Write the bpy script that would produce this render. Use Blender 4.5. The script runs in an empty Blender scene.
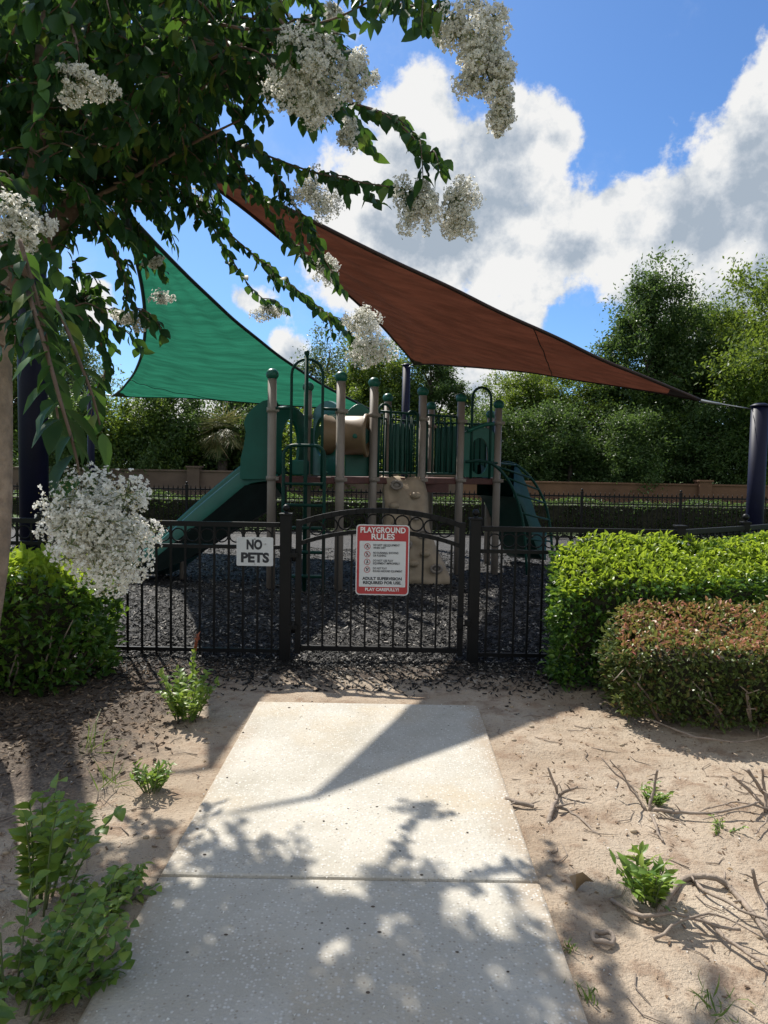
import bpy, math, random
import numpy as np
from mathutils import Vector, Matrix, noise as mnoise
random.seed(7); RNG = np.random.default_rng(7)
sc = bpy.context.scene
COL = sc.collection
R = math.radians

# ------------------------------------------------------------------ camera
F, W, H = 700.0, 768, 1024
EYE = 1.55
pitch = math.atan(42 / F); roll = 0.018
fwd = Vector((0, math.cos(pitch), -math.sin(pitch)))
up0 = Vector((0, math.sin(pitch), math.cos(pitch))); rt0 = Vector((1, 0, 0))
RT = rt0 * math.cos(roll) + up0 * math.sin(roll)
UP = up0 * math.cos(roll) - rt0 * math.sin(roll)
CAM = Vector((0, 0, EYE))
cd = bpy.data.cameras.new('camera'); cam = bpy.data.objects.new('camera', cd); COL.objects.link(cam)
M3 = Matrix((RT, UP, -fwd)).transposed()
cam.matrix_world = Matrix.Translation(CAM) @ M3.to_4x4()
cd.sensor_fit = 'VERTICAL'; cd.sensor_height = 24; cd.lens = F / H * 24
cd.clip_start = 0.05; cd.clip_end = 2000
sc.camera = cam

def ray(px, py):
    return (fwd * F + RT * (px - W / 2) - UP * (py - H / 2)).normalized()
def P(px, py, Y):            # surveyed point at world distance Y in front of the gate path
    d = ray(px, py); return CAM + d * (Y / d.y)
def G(px, py, z=0.0):        # surveyed point on the ground
    d = ray(px, py); return CAM + d * ((z - EYE) / d.z)

# ------------------------------------------------------------------ nodes / materials
def nodes_of(m):
    m.use_nodes = True; nt = m.node_tree
    for n in list(nt.nodes): nt.nodes.remove(n)
    return nt
def N(nt, t, **k):
    n = nt.nodes.new(t)
    for a, b in k.items():
        if a in n.inputs: n.inputs[a].default_value = b
        else: setattr(n, a, b)
    return n
def L(nt, a, b): nt.links.new(a, b)
def ramp(nt, stops, fac=None):
    r = nt.nodes.new('ShaderNodeValToRGB'); e = r.color_ramp.elements
    while len(e) < len(stops): e.new(0.5)
    for i, (p, c) in enumerate(stops):
        e[i].position = p; e[i].color = (*c, 1) if len(c) == 3 else c
    if fac is not None: L(nt, fac, r.inputs[0])
    return r
def mixc(nt, fac, a, b, mode='MIX'):
    m = nt.nodes.new('ShaderNodeMix'); m.data_type = 'RGBA'; m.blend_type = mode
    for s, v in ((m.inputs[0], fac), (m.inputs[6], a), (m.inputs[7], b)):
        if hasattr(v, 'links'): L(nt, v, s)
        else: s.default_value = v if not isinstance(v, tuple) or len(v) == 4 else (*v, 1)
    return m.outputs[2]
def math_(nt, op, a, b=None, c=None, clamp=False):
    m = nt.nodes.new('ShaderNodeMath'); m.operation = op; m.use_clamp = clamp
    for i, v in enumerate((a, b, c)):
        if v is None: continue
        if hasattr(v, 'links'): L(nt, v, m.inputs[i])
        else: m.inputs[i].default_value = v
    return m.outputs[0]
def smooth(nt, v, lo, hi, a=0.0, b=1.0):
    m = nt.nodes.new('ShaderNodeMapRange'); m.interpolation_type = 'SMOOTHSTEP'
    L(nt, v, m.inputs[0]); m.inputs[1].default_value = lo; m.inputs[2].default_value = hi
    m.inputs[3].default_value = a; m.inputs[4].default_value = b
    return m.outputs[0]

def mat(name, c, rough=0.6, metal=0.0, var=0.25, scale=6.0, bump=0.0, bscale=60.0, spec=0.5, dirt=None):
    m = bpy.data.materials.new(name); nt = nodes_of(m)
    out = N(nt, 'ShaderNodeOutputMaterial'); b = N(nt, 'ShaderNodeBsdfPrincipled')
    tc = N(nt, 'ShaderNodeTexCoord')
    n = N(nt, 'ShaderNodeTexNoise', Scale=scale, Detail=6.0, Roughness=0.6); L(nt, tc.outputs['Object'], n.inputs['Vector'])
    lo = tuple(x * (1 - var) for x in c); hi = tuple(min(1, x * (1 + var)) for x in c)
    col = ramp(nt, [(0.3, lo), (0.7, hi)], n.outputs['Fac']).outputs[0]
    if dirt:
        n2 = N(nt, 'ShaderNodeTexNoise', Scale=scale * 3.1, Detail=8.0, Roughness=0.7); L(nt, tc.outputs['Object'], n2.inputs['Vector'])
        col = mixc(nt, smooth(nt, n2.outputs['Fac'], 0.52, 0.75, 0, 0.7), col, dirt)
    L(nt, col, b.inputs['Base Color'])
    b.inputs['Roughness'].default_value = rough; b.inputs['Metallic'].default_value = metal
    b.inputs['Specular IOR Level'].default_value = spec
    if bump:
        n3 = N(nt, 'ShaderNodeTexNoise', Scale=bscale, Detail=4.0); L(nt, tc.outputs['Object'], n3.inputs['Vector'])
        bp = N(nt, 'ShaderNodeBump', Strength=bump, Distance=0.02); L(nt, n3.outputs['Fac'], bp.inputs['Height'])
        L(nt, bp.outputs[0], b.inputs['Normal'])
    L(nt, b.outputs[0], out.inputs[0])
    return m

def leafmat(name, stops, tcol, trans=0.4, rough=0.4, spec=0.4):
    """leaf: colour varies leaf by leaf, lets light through"""
    m = bpy.data.materials.new(name); nt = nodes_of(m)
    out = N(nt, 'ShaderNodeOutputMaterial'); b = N(nt, 'ShaderNodeBsdfPrincipled'); t = N(nt, 'ShaderNodeBsdfTranslucent')
    g = N(nt, 'ShaderNodeNewGeometry')
    c = ramp(nt, stops, g.outputs['Random Per Island']).outputs[0]
    L(nt, c, b.inputs['Base Color']); b.inputs['Roughness'].default_value = rough; b.inputs['Specular IOR Level'].default_value = spec
    tc = mixc(nt, 0.5, c, tcol); L(nt, tc, t.inputs['Color'])
    x = N(nt, 'ShaderNodeMixShader'); x.inputs[0].default_value = trans
    L(nt, b.outputs[0], x.inputs[1]); L(nt, t.outputs[0], x.inputs[2]); L(nt, x.outputs[0], out.inputs[0])
    return m

M = {}
M['black_metal'] = mat('black_metal', (0.005, 0.005, 0.0055), 0.5, var=0.3, dirt=(0.010, 0.009, 0.008), bump=0.05, bscale=120, spec=0.25)
M['navy_metal'] = mat('navy_metal', (0.005, 0.006, 0.024), 0.5, spec=.2, var=0.25, scale=3)
M['taupe_post'] = mat('taupe_post', (0.25, 0.21, 0.175), 0.5, var=0.12, scale=3, dirt=(0.19, 0.155, 0.125))
M['green_plastic'] = mat('green_plastic', (0.008, 0.105, 0.075), 0.4, var=0.18, scale=2.5, dirt=(0.012, 0.085, 0.065), spec=.4)
M['green_metal'] = mat('green_metal', (0.005, 0.042, 0.030), 0.45, var=0.2, spec=.2)
M['tan_plastic'] = mat('tan_plastic', (0.20, 0.135, 0.075), 0.5, var=0.12, scale=3)
M['rock_plastic'] = mat('rock_plastic', (0.34, 0.265, 0.18), 0.65, var=0.2, scale=5, bump=0.4, bscale=14)
M['deck'] = mat('deck', (0.10, 0.035, 0.028), 0.6, var=0.3)
M['slide_shade'] = mat('slide_shade', (0.004, 0.009, 0.008), 0.6, var=0.3, spec=.12)  # near-black, colour of the deep shade below the slide
M['sign_white'] = mat('sign_white', (0.62, 0.64, 0.66), 0.4, var=0.05, scale=9, dirt=(0.5, 0.5, 0.48))
M['sign_red'] = mat('sign_red', (0.42, 0.03, 0.035), 0.4, var=0.08)
M['sign_ink'] = mat('sign_ink', (0.02, 0.022, 0.03), 0.5, var=0.1)
M['sign_lettering'] = mat('sign_lettering', (0.75, 0.75, 0.75), 0.45, var=0.03)
M['webbing'] = mat('webbing', (0.008, 0.02, 0.02), 0.7)
M['webbing_brown'] = mat('webbing_brown', (0.03, 0.012, 0.01), 0.7)
M['steel'] = mat('steel', (0.5, 0.5, 0.5), 0.35, metal=0.9)
M['stucco'] = mat('stucco', (0.15, 0.078, 0.045), 0.9, var=0.2, scale=1.2, bump=0.3, bscale=40)
M['stucco_grey'] = mat('stucco_grey', (0.12, 0.082, 0.062), 0.9, var=0.2, scale=1.2, bump=0.3, bscale=40)
M['bark'] = mat('bark', (0.12, 0.078, 0.055), 0.9, var=0.4, scale=7, bump=0.5, bscale=25, dirt=(0.22, 0.17, 0.13))
M['bark_pale'] = mat('bark_pale', (0.30, 0.225, 0.165), 0.8, var=0.4, scale=7, bump=0.6, bscale=22, dirt=(0.17, 0.11, 0.075))
M['bark_dark'] = mat('bark_dark', (0.09, 0.07, 0.055), 0.9, var=0.4, scale=4, bump=0.6, bscale=18)
M['twig'] = mat("twig", (0.27, 0.215, 0.17), 0.85, var=0.35, scale=12, bump=0.4, bscale=60)
M['stem'] = mat('stem', (0.12, 0.16, 0.06), 0.6, var=0.3)
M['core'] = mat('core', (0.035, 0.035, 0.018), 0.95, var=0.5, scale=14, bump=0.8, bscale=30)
M['leaf_crape'] = leafmat('leaf_crape', [(0, (0.010, 0.036, 0.018)), (0.65, (0.020, 0.066, 0.024)), (0.9, (0.045, 0.115, 0.028)), (1, (0.15, 0.19, 0.035))], (0.18, 0.34, 0.03), 0.30, rough=.55, spec=.2)
M['leaf_top_sunlit'] = leafmat('leaf_top_sunlit', [(0, (0.14, 0.22, 0.022)), (0.6, (0.23, 0.32, 0.03)), (1, (0.32, 0.40, 0.045))], (0.55, 0.7, 0.05), 0.45, rough=0.4, spec=.3)  # lighter leaf colour paints sunlight onto hedge and bush tops
M['leaf_side_shaded'] = leafmat('leaf_side_shaded', [(0, (0.025, 0.07, 0.018)), (0.6, (0.055, 0.14, 0.022)), (1, (0.14, 0.24, 0.035))], (0.33, 0.5, 0.04), 0.33, rough=0.3)  # darker leaf colour paints shade onto hedge and bush sides
M['leaf_red'] = leafmat('leaf_red', [(0, (0.12, 0.19, 0.03)), (0.40, (0.24, 0.28, 0.06)), (0.55, (0.38, 0.22, 0.10)), (0.88, (0.44, 0.20, 0.13)), (1, (0.52, 0.16, 0.14))], (0.35, 0.25, 0.07), 0.3)
M['leaf_olive'] = leafmat('leaf_olive', [(0, (0.05, 0.09, 0.022)), (0.8, (0.11, 0.15, 0.035)), (1, (0.26, 0.14, 0.08))], (0.25, 0.28, 0.06), 0.3)
M['leaf_tree'] = leafmat('leaf_tree', [(0, (0.04, 0.085, 0.018)), (0.6, (0.085, 0.15, 0.028)), (1, (0.15, 0.21, 0.04))], (0.34, 0.44, 0.04), 0.42, rough=0.45, spec=0.35)
M['leaf_tree_dark'] = leafmat('leaf_tree_dark', [(0, (0.03, 0.068, 0.02)), (0.7, (0.062, 0.115, 0.034)), (1, (0.12, 0.17, 0.055))], (0.18, 0.28, 0.05), 0.42, rough=0.45, spec=0.35)
M['leaf_tree_grey'] = leafmat('leaf_tree_grey', [(0, (0.06, 0.09, 0.05)), (0.7, (0.09, 0.13, 0.06)), (1, (0.15, 0.19, 0.09))], (0.22, 0.3, 0.1), 0.42, rough=0.45, spec=0.35)
M['leaf_palm'] = leafmat('leaf_palm', [(0, (0.08, 0.11, 0.035)), (0.5, (0.15, 0.17, 0.06)), (1, (0.28, 0.22, 0.10))], (0.3, 0.3, 0.1), 0.25)
M['leaf_sprout'] = leafmat('leaf_sprout', [(0, (0.09, 0.17, 0.03)), (0.6, (0.16, 0.26, 0.04)), (1, (0.28, 0.35, 0.06))], (0.4, 0.55, 0.06), 0.35)
M['leaf_sucker'] = leafmat('leaf_sucker', [(0, (0.07, 0.14, 0.03)), (0.6, (0.13, 0.23, 0.04)), (1, (0.22, 0.30, 0.06))], (0.36, 0.5, 0.06), 0.33)
M['leaf_dry'] = leafmat('leaf_dry', [(0, (0.18, 0.11, 0.06)), (0.5, (0.30, 0.20, 0.11)), (1, (0.42, 0.32, 0.20))], (0.3, 0.2, 0.08), 0.15, rough=0.8)
M['leaf_redtip'] = leafmat('leaf_redtip', [(0, (0.20, 0.05, 0.03)), (1, (0.35, 0.12, 0.06))], (0.4, 0.15, 0.05), 0.3)
M['grass'] = leafmat('grass', [(0, (0.07, 0.13, 0.03)), (1, (0.14, 0.20, 0.05))], (0.3, 0.4, 0.06), 0.3, rough=0.6)
M['petal'] = leafmat('petal', [(0, (0.50, 0.46, 0.36)), (0.3, (0.78, 0.76, 0.69)), (1, (0.90, 0.90, 0.88))], (0.92, 0.91, 0.86), 0.45, rough=0.7, spec=0.2)
M['bud'] = leafmat('bud', [(0, (0.18, 0.20, 0.08)), (0.5, (0.30, 0.28, 0.14)), (1, (0.40, 0.30, 0.17))], (0.35, 0.35, 0.12), 0.2)

def sailmat(name, c, tcol, trans):
    m = bpy.data.materials.new(name); nt = nodes_of(m)
    out = N(nt, 'ShaderNodeOutputMaterial'); b = N(nt, 'ShaderNodeBsdfPrincipled', Roughness=0.8); t = N(nt, 'ShaderNodeBsdfTranslucent')
    tc = N(nt, 'ShaderNodeTexCoord'); mp = N(nt, 'ShaderNodeMapping'); mp.inputs['Scale'].default_value = (0.7, 4.0, 4.0)
    L(nt, tc.outputs['Object'], mp.inputs[0])
    n = N(nt, 'ShaderNodeTexNoise', Scale=1.6, Detail=7.0, Roughness=0.65); L(nt, mp.outputs[0], n.inputs['Vector'])
    f = smooth(nt, n.outputs['Fac'], 0.3, 0.72)
    L(nt, mixc(nt, f, tuple(x * .75 for x in c), tuple(min(1, x * 1.25) for x in c)), b.inputs['Base Color'])
    L(nt, mixc(nt, f, tuple(x * .72 for x in tcol), tuple(min(1, x * 1.25) for x in tcol)), t.inputs['Color'])
    wv = N(nt, 'ShaderNodeTexNoise', Scale=5.0, Detail=3.0); L(nt, mp.outputs[0], wv.inputs['Vector'])
    bp = N(nt, 'ShaderNodeBump', Strength=0.25, Distance=0.05); L(nt, wv.outputs['Fac'], bp.inputs['Height'])
    L(nt, bp.outputs[0], b.inputs['Normal']); L(nt, bp.outputs[0], t.inputs['Normal'])
    x = N(nt, 'ShaderNodeMixShader'); x.inputs[0].default_value = trans
    L(nt, b.outputs[0], x.inputs[1]); L(nt, t.outputs[0], x.inputs[2]); L(nt, x.outputs[0], out.inputs[0])
    return m
M['sail_brown'] = sailmat('sail_brown', (0.075, 0.031, 0.021), (0.074, 0.024, 0.014), 0.45)
M['sail_green'] = sailmat('sail_green', (0.020, 0.11, 0.070), (0.02, 0.15, 0.088), 0.5)

# ------------------------------------------------------------------ mesh helpers
class MB:
    def __init__(s): s.v = []; s.f = []; s.sm = []
    def add(s, vs, fs, smooth=False):
        o = len(s.v); s.v += [tuple(v) for v in vs]; s.f += [tuple(i + o for i in f) for f in fs]; s.sm += [smooth] * len(fs); return s
    def box(s, c, d, rz=0.0):
        x, y, z = d[0] / 2, d[1] / 2, d[2] / 2; ca, sa = math.cos(rz), math.sin(rz)
        vs = []
        for k in (-z, z):
            for i, j in ((-x, -y), (x, -y), (x, y), (-x, y)):
                vs.append((c[0] + i * ca - j * sa, c[1] + i * sa + j * ca, c[2] + k))
        return s.add(vs, [(3, 2, 1, 0), (4, 5, 6, 7), (0, 1, 5, 4), (1, 2, 6, 5), (2, 3, 7, 6), (3, 0, 4, 7)])
    def beam(s, a, b, w, h):     # rectangular bar a->b, w across, h along z
        a, b = Vector(a), Vector(b); d = (b - a).normalized()
        sd = d.cross(Vector((0, 0, 1)))
        sd = Vector((1, 0, 0)) if sd.length < 1e-4 else sd.normalized()
        u = sd.cross(d).normalized(); vs = []
        for p in (a, b):
            for i, j in ((-1, -1), (1, -1), (1, 1), (-1, 1)): vs.append(p + sd * (i * w / 2) + u * (j * h / 2))
        return s.add(vs, [(3, 2, 1, 0), (4, 5, 6, 7), (0, 1, 5, 4), (1, 2, 6, 5), (2, 3, 7, 6), (3, 0, 4, 7)])
    def tube(s, pts, r, n=8, closed=False, cap=True):
        pts = [Vector(p) for p in pts]; m = len(pts)
        rs = r if isinstance(r, (list, tuple)) else [r] * m
        vs = []; prev = None
        for i, p in enumerate(pts):
            if closed: t = pts[(i + 1) % m] - pts[i - 1]
            else: t = pts[min(i + 1, m - 1)] - pts[max(i - 1, 0)]
            t = t.normalized() if t.length > 1e-9 else Vector((0, 0, 1))
            if prev is None:
                a = Vector((0, 0, 1)) if abs(t.z) < 0.9 else Vector((1, 0, 0)); u = t.cross(a).normalized()
            else:
                u = prev - t * prev.dot(t); u = u.normalized() if u.length > 1e-6 else t.orthogonal().normalized()
            prev = u; w = t.cross(u)
            for k in range(n):
                an = 2 * math.pi * k / n; vs.append(p + (u * math.cos(an) + w * math.sin(an)) * rs[i])
        fs = []
        for i in range(m if closed else m - 1):
            j = (i + 1) % m
            for k in range(n): fs.append((i * n + k, i * n + (k + 1) % n, j * n + (k + 1) % n, j * n + k))
        s.add(vs, fs, True)
        if cap and not closed:
            o = len(s.v) - len(vs)
            s.f.append(tuple(o + k for k in reversed(range(n)))); s.sm.append(False)
            s.f.append(tuple(o + (m - 1) * n + k for k in range(n))); s.sm.append(False)
        return s
    def sphere(s, c, r, n=12, m=8, sq=(1, 1, 1)):
        vs = [(c[0], c[1], c[2] + r * sq[2])]
        for i in range(1, m):
            a = math.pi * i / m
            for k in range(n):
                b = 2 * math.pi * k / n
                vs.append((c[0] + r * sq[0] * math.sin(a) * math.cos(b), c[1] + r * sq[1] * math.sin(a) * math.sin(b), c[2] + r * sq[2] * math.cos(a)))
        vs.append((c[0], c[1], c[2] - r * sq[2])); fs = []
        for k in range(n): fs.append((0, 1 + k, 1 + (k + 1) % n))
        for i in range(m - 2):
            for k in range(n):
                a = 1 + i * n + k; b = 1 + i * n + (k + 1) % n; fs.append((a, a + n, b + n, b))
        e = len(vs) - 1; o = 1 + (m - 2) * n
        for k in range(n): fs.append((e, o + (k + 1) % n, o + k))
        return s.add(vs, fs, True)
    def prism(s, poly, vec):     # polygon (3-D points) extruded by vec
        n = len(poly); vec = Vector(vec); vs = [Vector(p) for p in poly] + [Vector(p) + vec for p in poly]
        fs = [tuple(reversed(range(n))), tuple(range(n, 2 * n))] + [(i, (i + 1) % n, n + (i + 1) % n, n + i) for i in range(n)]
        return s.add(vs, fs)
    def grid(s, g, sm=True):     # rows of points
        r, c = len(g), len(g[0]); vs = [p for row in g for p in row]
        return s.add(vs, [(i * c + j, i * c + j + 1, (i + 1) * c + j + 1, (i + 1) * c + j) for i in range(r - 1) for j in range(c - 1)], sm)
    def mesh(s, name):
        me = bpy.data.meshes.new(name); me.from_pydata(s.v, [], s.f)
        me.polygons.foreach_set('use_smooth', s.sm); me.update(); return me
    def build(s, name, m, parent=None, bevel=0.0):
        o = link(name, s.mesh(name), m, parent)
        if bevel:
            b = o.modifiers.new('bevel', 'BEVEL'); b.width = bevel; b.segments = 2; b.limit_method = 'ANGLE'
        return o
def link(name, me, m, parent=None):
    o = bpy.data.objects.new(name, me); COL.objects.link(o)
    if m is not None:
        me.materials.clear(); me.materials.append(M[m] if isinstance(m, str) else m)
    if parent:
        o.parent = parent; o.matrix_parent_inverse = Matrix.Translation(-parent.location) if parent.type == 'EMPTY' and not parent.parent else Matrix()
    return o
def tag(o, label=None, cat=None, group=None, kind=None):
    if label: o['label'] = label
    if cat: o['category'] = cat
    if group: o['group'] = group
    if kind: o['kind'] = kind
    return o
def thing(name, loc, label, cat, group=None):
    o = bpy.data.objects.new(name, None); COL.objects.link(o); o.location = loc; o.empty_display_size = 0.2
    return tag(o, label, cat, group)
def text_mesh(body, size, bold=0.0, depth=0.0006):
    cu = bpy.data.curves.new('txt', 'FONT'); cu.body = body; cu.size = size; cu.align_x = 'CENTER'; cu.align_y = 'CENTER'
    cu.offset = bold; cu.extrude = depth; cu.resolution_u = 3; cu.space_line = 0.95
    ob = bpy.data.objects.new('txt', cu); COL.objects.link(ob)
    dg = bpy.context.evaluated_depsgraph_get(); me = bpy.data.meshes.new_from_object(ob.evaluated_get(dg))
    bpy.data.objects.remove(ob); bpy.data.curves.remove(cu)
    return me

LEAF8 = [(0, 2, 1), (0, 1, 3), (1, 2, 5, 4), (1, 4, 6, 3), (4, 5, 7), (4, 7, 6)]
def fast(name, V, faces, smooth=False):
    n, k, _ = V.shape; me = bpy.data.meshes.new(name)
    me.vertices.add(n * k); me.vertices.foreach_set('co', V.astype(np.float32).ravel())
    per = np.concatenate([np.array(f) for f in faces]); cnt = np.array([len(f) for f in faces])
    loops = (per[None, :] + (np.arange(n) * k)[:, None]).ravel()
    me.loops.add(len(loops)); me.loops.foreach_set('vertex_index', loops.astype(np.int32))
    tot = np.tile(cnt, n); st = np.concatenate([[0], np.cumsum(tot)[:-1]])
    me.polygons.add(len(tot)); me.polygons.foreach_set('loop_start', st.astype(np.int32))
    me.polygons.foreach_set('use_smooth', np.full(len(tot), smooth))
    me.update(calc_edges=True); me.validate(); return me
def nrm(a): return a / np.maximum(np.linalg.norm(a, axis=-1, keepdims=True), 1e-9)
def leaves(base, d, up, ln, wd, fold=0.25, curl=0.15):
    """array of pointed oval leaves. base, d (along), up (face normal hint)"""
    d = nrm(d); s = nrm(np.cross(d, up)); u = np.cross(s, d)
    ln = ln[:, None]; wd = wd[:, None]
    m1 = base + d * ln * 0.33 + u * ln * curl * 0.25; m2 = base + d * ln * 0.68 + u * ln * curl * 0.15; t = base + d * ln - u * ln * curl
    a = u * wd * fold
    return np.stack([base, m1, m1 + s * wd * .5 + a, m1 - s * wd * .5 + a, m2, m2 + s * wd * .4 + a * .8, m2 - s * wd * .4 + a * .8, t], axis=1)
def rdir(n): return nrm(RNG.normal(size=(n, 3)))
def diamonds(base, d, up, ln, wd):
    d = nrm(d); s = nrm(np.cross(d, up)); u = np.cross(s, d); ln = ln[:, None]; wd = wd[:, None]
    return np.stack([base, base + d * ln * .5 + s * wd * .5 + u * wd * .15, base + d * ln, base + d * ln * .5 - s * wd * .5 + u * wd * .15], axis=1)
D4 = [(0, 1, 2, 3)]
LT = [.14, .34, .58, .80]; LW = [.30, .50, .44, .24]; LC = [.10, .17, .12, -.15]
LEAF14 = [(0, 2, 1), (0, 1, 3)] + [q for i in range(3) for q in ((1 + 3 * i, 2 + 3 * i, 5 + 3 * i, 4 + 3 * i), (1 + 3 * i, 4 + 3 * i, 6 + 3 * i, 3 + 3 * i))] + [(10, 11, 13), (10, 13, 12)]
def leaves_fine(base, d, up, ln, wd, fold=0.25, curl=0.15):
    d = nrm(d); s = nrm(np.cross(d, up)); u = np.cross(s, d); ln = ln[:, None]; wd = wd[:, None]; out = [base]; tw = RNG.normal(0, .12, ln.shape)
    for t, w, c in zip(LT, LW, LC):
        m = base + d * ln * t + u * ln * curl * c * 2 + s * ln * tw * t * t; k = s * wd * w; a = u * wd * w * fold * 2
        out += [m, m + k + a, m - k + a]
    out.append(base + d * ln - u * ln * curl * .8 + s * ln * tw); return np.stack(out, 1)
def spline(pts, n):
    pts = [Vector(p) for p in pts]; out = []
    q = [pts[0] * 2 - pts[1]] + pts + [pts[-1] * 2 - pts[-2]]
    seg = len(pts) - 1
    for i in range(n):
        t = i / (n - 1) * seg; k = min(int(t), seg - 1); t -= k
        a, b, c, d = q[k:k + 4]
        out.append(0.5 * ((2 * b) + (c - a) * t + (2 * a - 5 * b + 4 * c - d) * t * t + (3 * b - a - 3 * c + d) * t ** 3))
    return out

# ------------------------------------------------------------------ light and sky
AZ, EL = R(28), R(50)       # sun ahead and to the left
SUN = Vector((-math.sin(AZ) * math.cos(EL), math.cos(AZ) * math.cos(EL), math.sin(EL)))
sd = bpy.data.lights.new('sun', 'SUN'); sd.energy = 4.4; sd.angle = R(0.55); sd.color = (1.0, 0.95, 0.86)
so = bpy.data.objects.new('sun', sd); COL.objects.link(so); so.rotation_euler = SUN.to_track_quat('Z', 'Y').to_euler()
so.location = SUN * 60

wd = bpy.data.worlds.new('World'); sc.world = wd; wd.use_nodes = True; nt = wd.node_tree
for n in list(nt.nodes): nt.nodes.remove(n)
out = N(nt, 'ShaderNodeOutputWorld'); bg = N(nt, 'ShaderNodeBackground'); bg.inputs[1].default_value = 0.10
sky = N(nt, 'ShaderNodeTexSky'); sky.sky_type = 'NISHITA'; sky.sun_disc = False
sky.sun_elevation = EL; sky.sun_rotation = -AZ; sky.air_density = 1.0; sky.dust_density = 0.6; sky.ozone_density = 2.5
tc = N(nt, 'ShaderNodeTexCoord'); DIR = tc.outputs['Generated']
wn = N(nt, 'ShaderNodeTexNoise', Scale=5.0, Detail=3.0, Roughness=0.5); L(nt, DIR, wn.inputs['Vector'])
wv = N(nt, 'ShaderNodeVectorMath', operation='MULTIPLY_ADD'); L(nt, wn.outputs['Color'], wv.inputs[0]); wv.inputs[1].default_value = (.10, .10, .10); L(nt, DIR, wv.inputs[2])
wv2 = N(nt, 'ShaderNodeVectorMath', operation='SUBTRACT'); L(nt, wv.outputs[0], wv2.inputs[0]); wv2.inputs[1].default_value = (.05, .05, .05)
DW = wv2.outputs[0]
blobs = [(440, 150, 62, 1), (515, 165, 58, 1), (400, 220, 100, 1), (470, 225, 92, 1.1), (560, 262, 62, .9), (622, 235, 50, .9), (690, 232, 78, 1.1),
         (768, 190, 80, 1.2), (760, 300, 110, 1), (650, 300, 60, .9), (510, 318, 42, .8), (430, 330, 50, .7), (288, 352, 30, .8), (258, 302, 26, .7),
         (85, 308, 30, .8), (850, 150, 110, 1), (560, 150, 30, .6), (-40, 330, 80, 1), (200, 430, 60, .7), (470, 385, 60, .8)]
acc = None
for bx, by, br, wgt in blobs:
    dd = N(nt, 'ShaderNodeVectorMath', operation='DISTANCE'); L(nt, DW, dd.inputs[0]); dd.inputs[1].default_value = ray(bx, by)
    v = math_(nt, 'MULTIPLY_ADD', dd.outputs['Value'], -wgt / (br / F * 0.98), wgt)
    acc = v if acc is None else math_(nt, 'SMOOTH_MAX', acc, v, 0.3)
# unseen cloud banks out of view, added to fill the shadows with light
gn = N(nt, 'ShaderNodeTexNoise', Scale=2.2, Detail=2.0); L(nt, DIR, gn.inputs['Vector'])
sep = N(nt, 'ShaderNodeSeparateXYZ'); L(nt, DIR, sep.inputs[0])
back = smooth(nt, sep.outputs['Y'], 0.45, 0.1)
fill_clouds = math_(nt, 'ADD', math_(nt, 'MULTIPLY', math_(nt, 'SUBTRACT', gn.outputs['Fac'], 0.52), 4.0), math_(nt, 'MULTIPLY_ADD', back, 2.6, -2.0))
acc = math_(nt, 'MAXIMUM', acc, fill_clouds)
def fbm(scale, off=None, detail=12.0, rough=0.60):
    n = N(nt, 'ShaderNodeTexNoise', Scale=scale, Detail=detail, Roughness=rough)
    if off is None: L(nt, DIR, n.inputs['Vector'])
    else:
        a = N(nt, 'ShaderNodeVectorMath', operation='ADD'); L(nt, DIR, a.inputs[0]); a.inputs[1].default_value = off; L(nt, a.outputs[0], n.inputs['Vector'])
    return n.outputs['Fac']
n1 = fbm(7.5); n1b = fbm(7.5, tuple(SUN * 0.035))
n0 = fbm(19.0, (.7, .2, .4), 10.0, .62)
dens = math_(nt, 'ADD', acc, math_(nt, 'ADD', math_(nt, 'MULTIPLY', math_(nt, 'SUBTRACT', n1, 0.5), 2.3), math_(nt, 'MULTIPLY', math_(nt, 'SUBTRACT', n0, 0.5), 1.1)))
alpha = smooth(nt, dens, 0.0, 0.30)
body = smooth(nt, math_(nt, 'ADD', acc, math_(nt, 'MULTIPLY', math_(nt, 'SUBTRACT', fbm(4.0, (.3, .1, .7), 9.0), 0.5), 1.2)), 0.22, 0.95)
lit = math_(nt, 'ADD', math_(nt, 'MULTIPLY', math_(nt, 'SUBTRACT', n1, n1b), 5.0), math_(nt, 'MULTIPLY', math_(nt, 'SUBTRACT', n0, 0.5), .7))
shade = math_(nt, 'SUBTRACT', math_(nt, 'MULTIPLY', body, 0.85), lit, clamp=True)
cc = ramp(nt, [(0.0, (5.7, 5.7, 5.65)), (0.35, (4.6, 4.8, 5.0)), (0.7, (3.3, 3.65, 4.1)), (1.0, (2.5, 2.95, 3.5))], shade).outputs[0]
# high thin cirrus
ci = fbm(3.0, (.2, .5, .1), 8.0, 0.7)
wis = math_(nt, 'MULTIPLY', smooth(nt, ci, 0.52, 0.8), 0.35)
skyc = mixc(nt, 1.0, sky.outputs[0], (0.48, 0.69, 0.93, 1), 'MULTIPLY')
s1 = mixc(nt, wis, skyc, (5.4, 5.7, 6.2, 1))
L(nt, mixc(nt, alpha, s1, cc), bg.inputs[0]); L(nt, bg.outputs[0], out.inputs[0])

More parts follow.
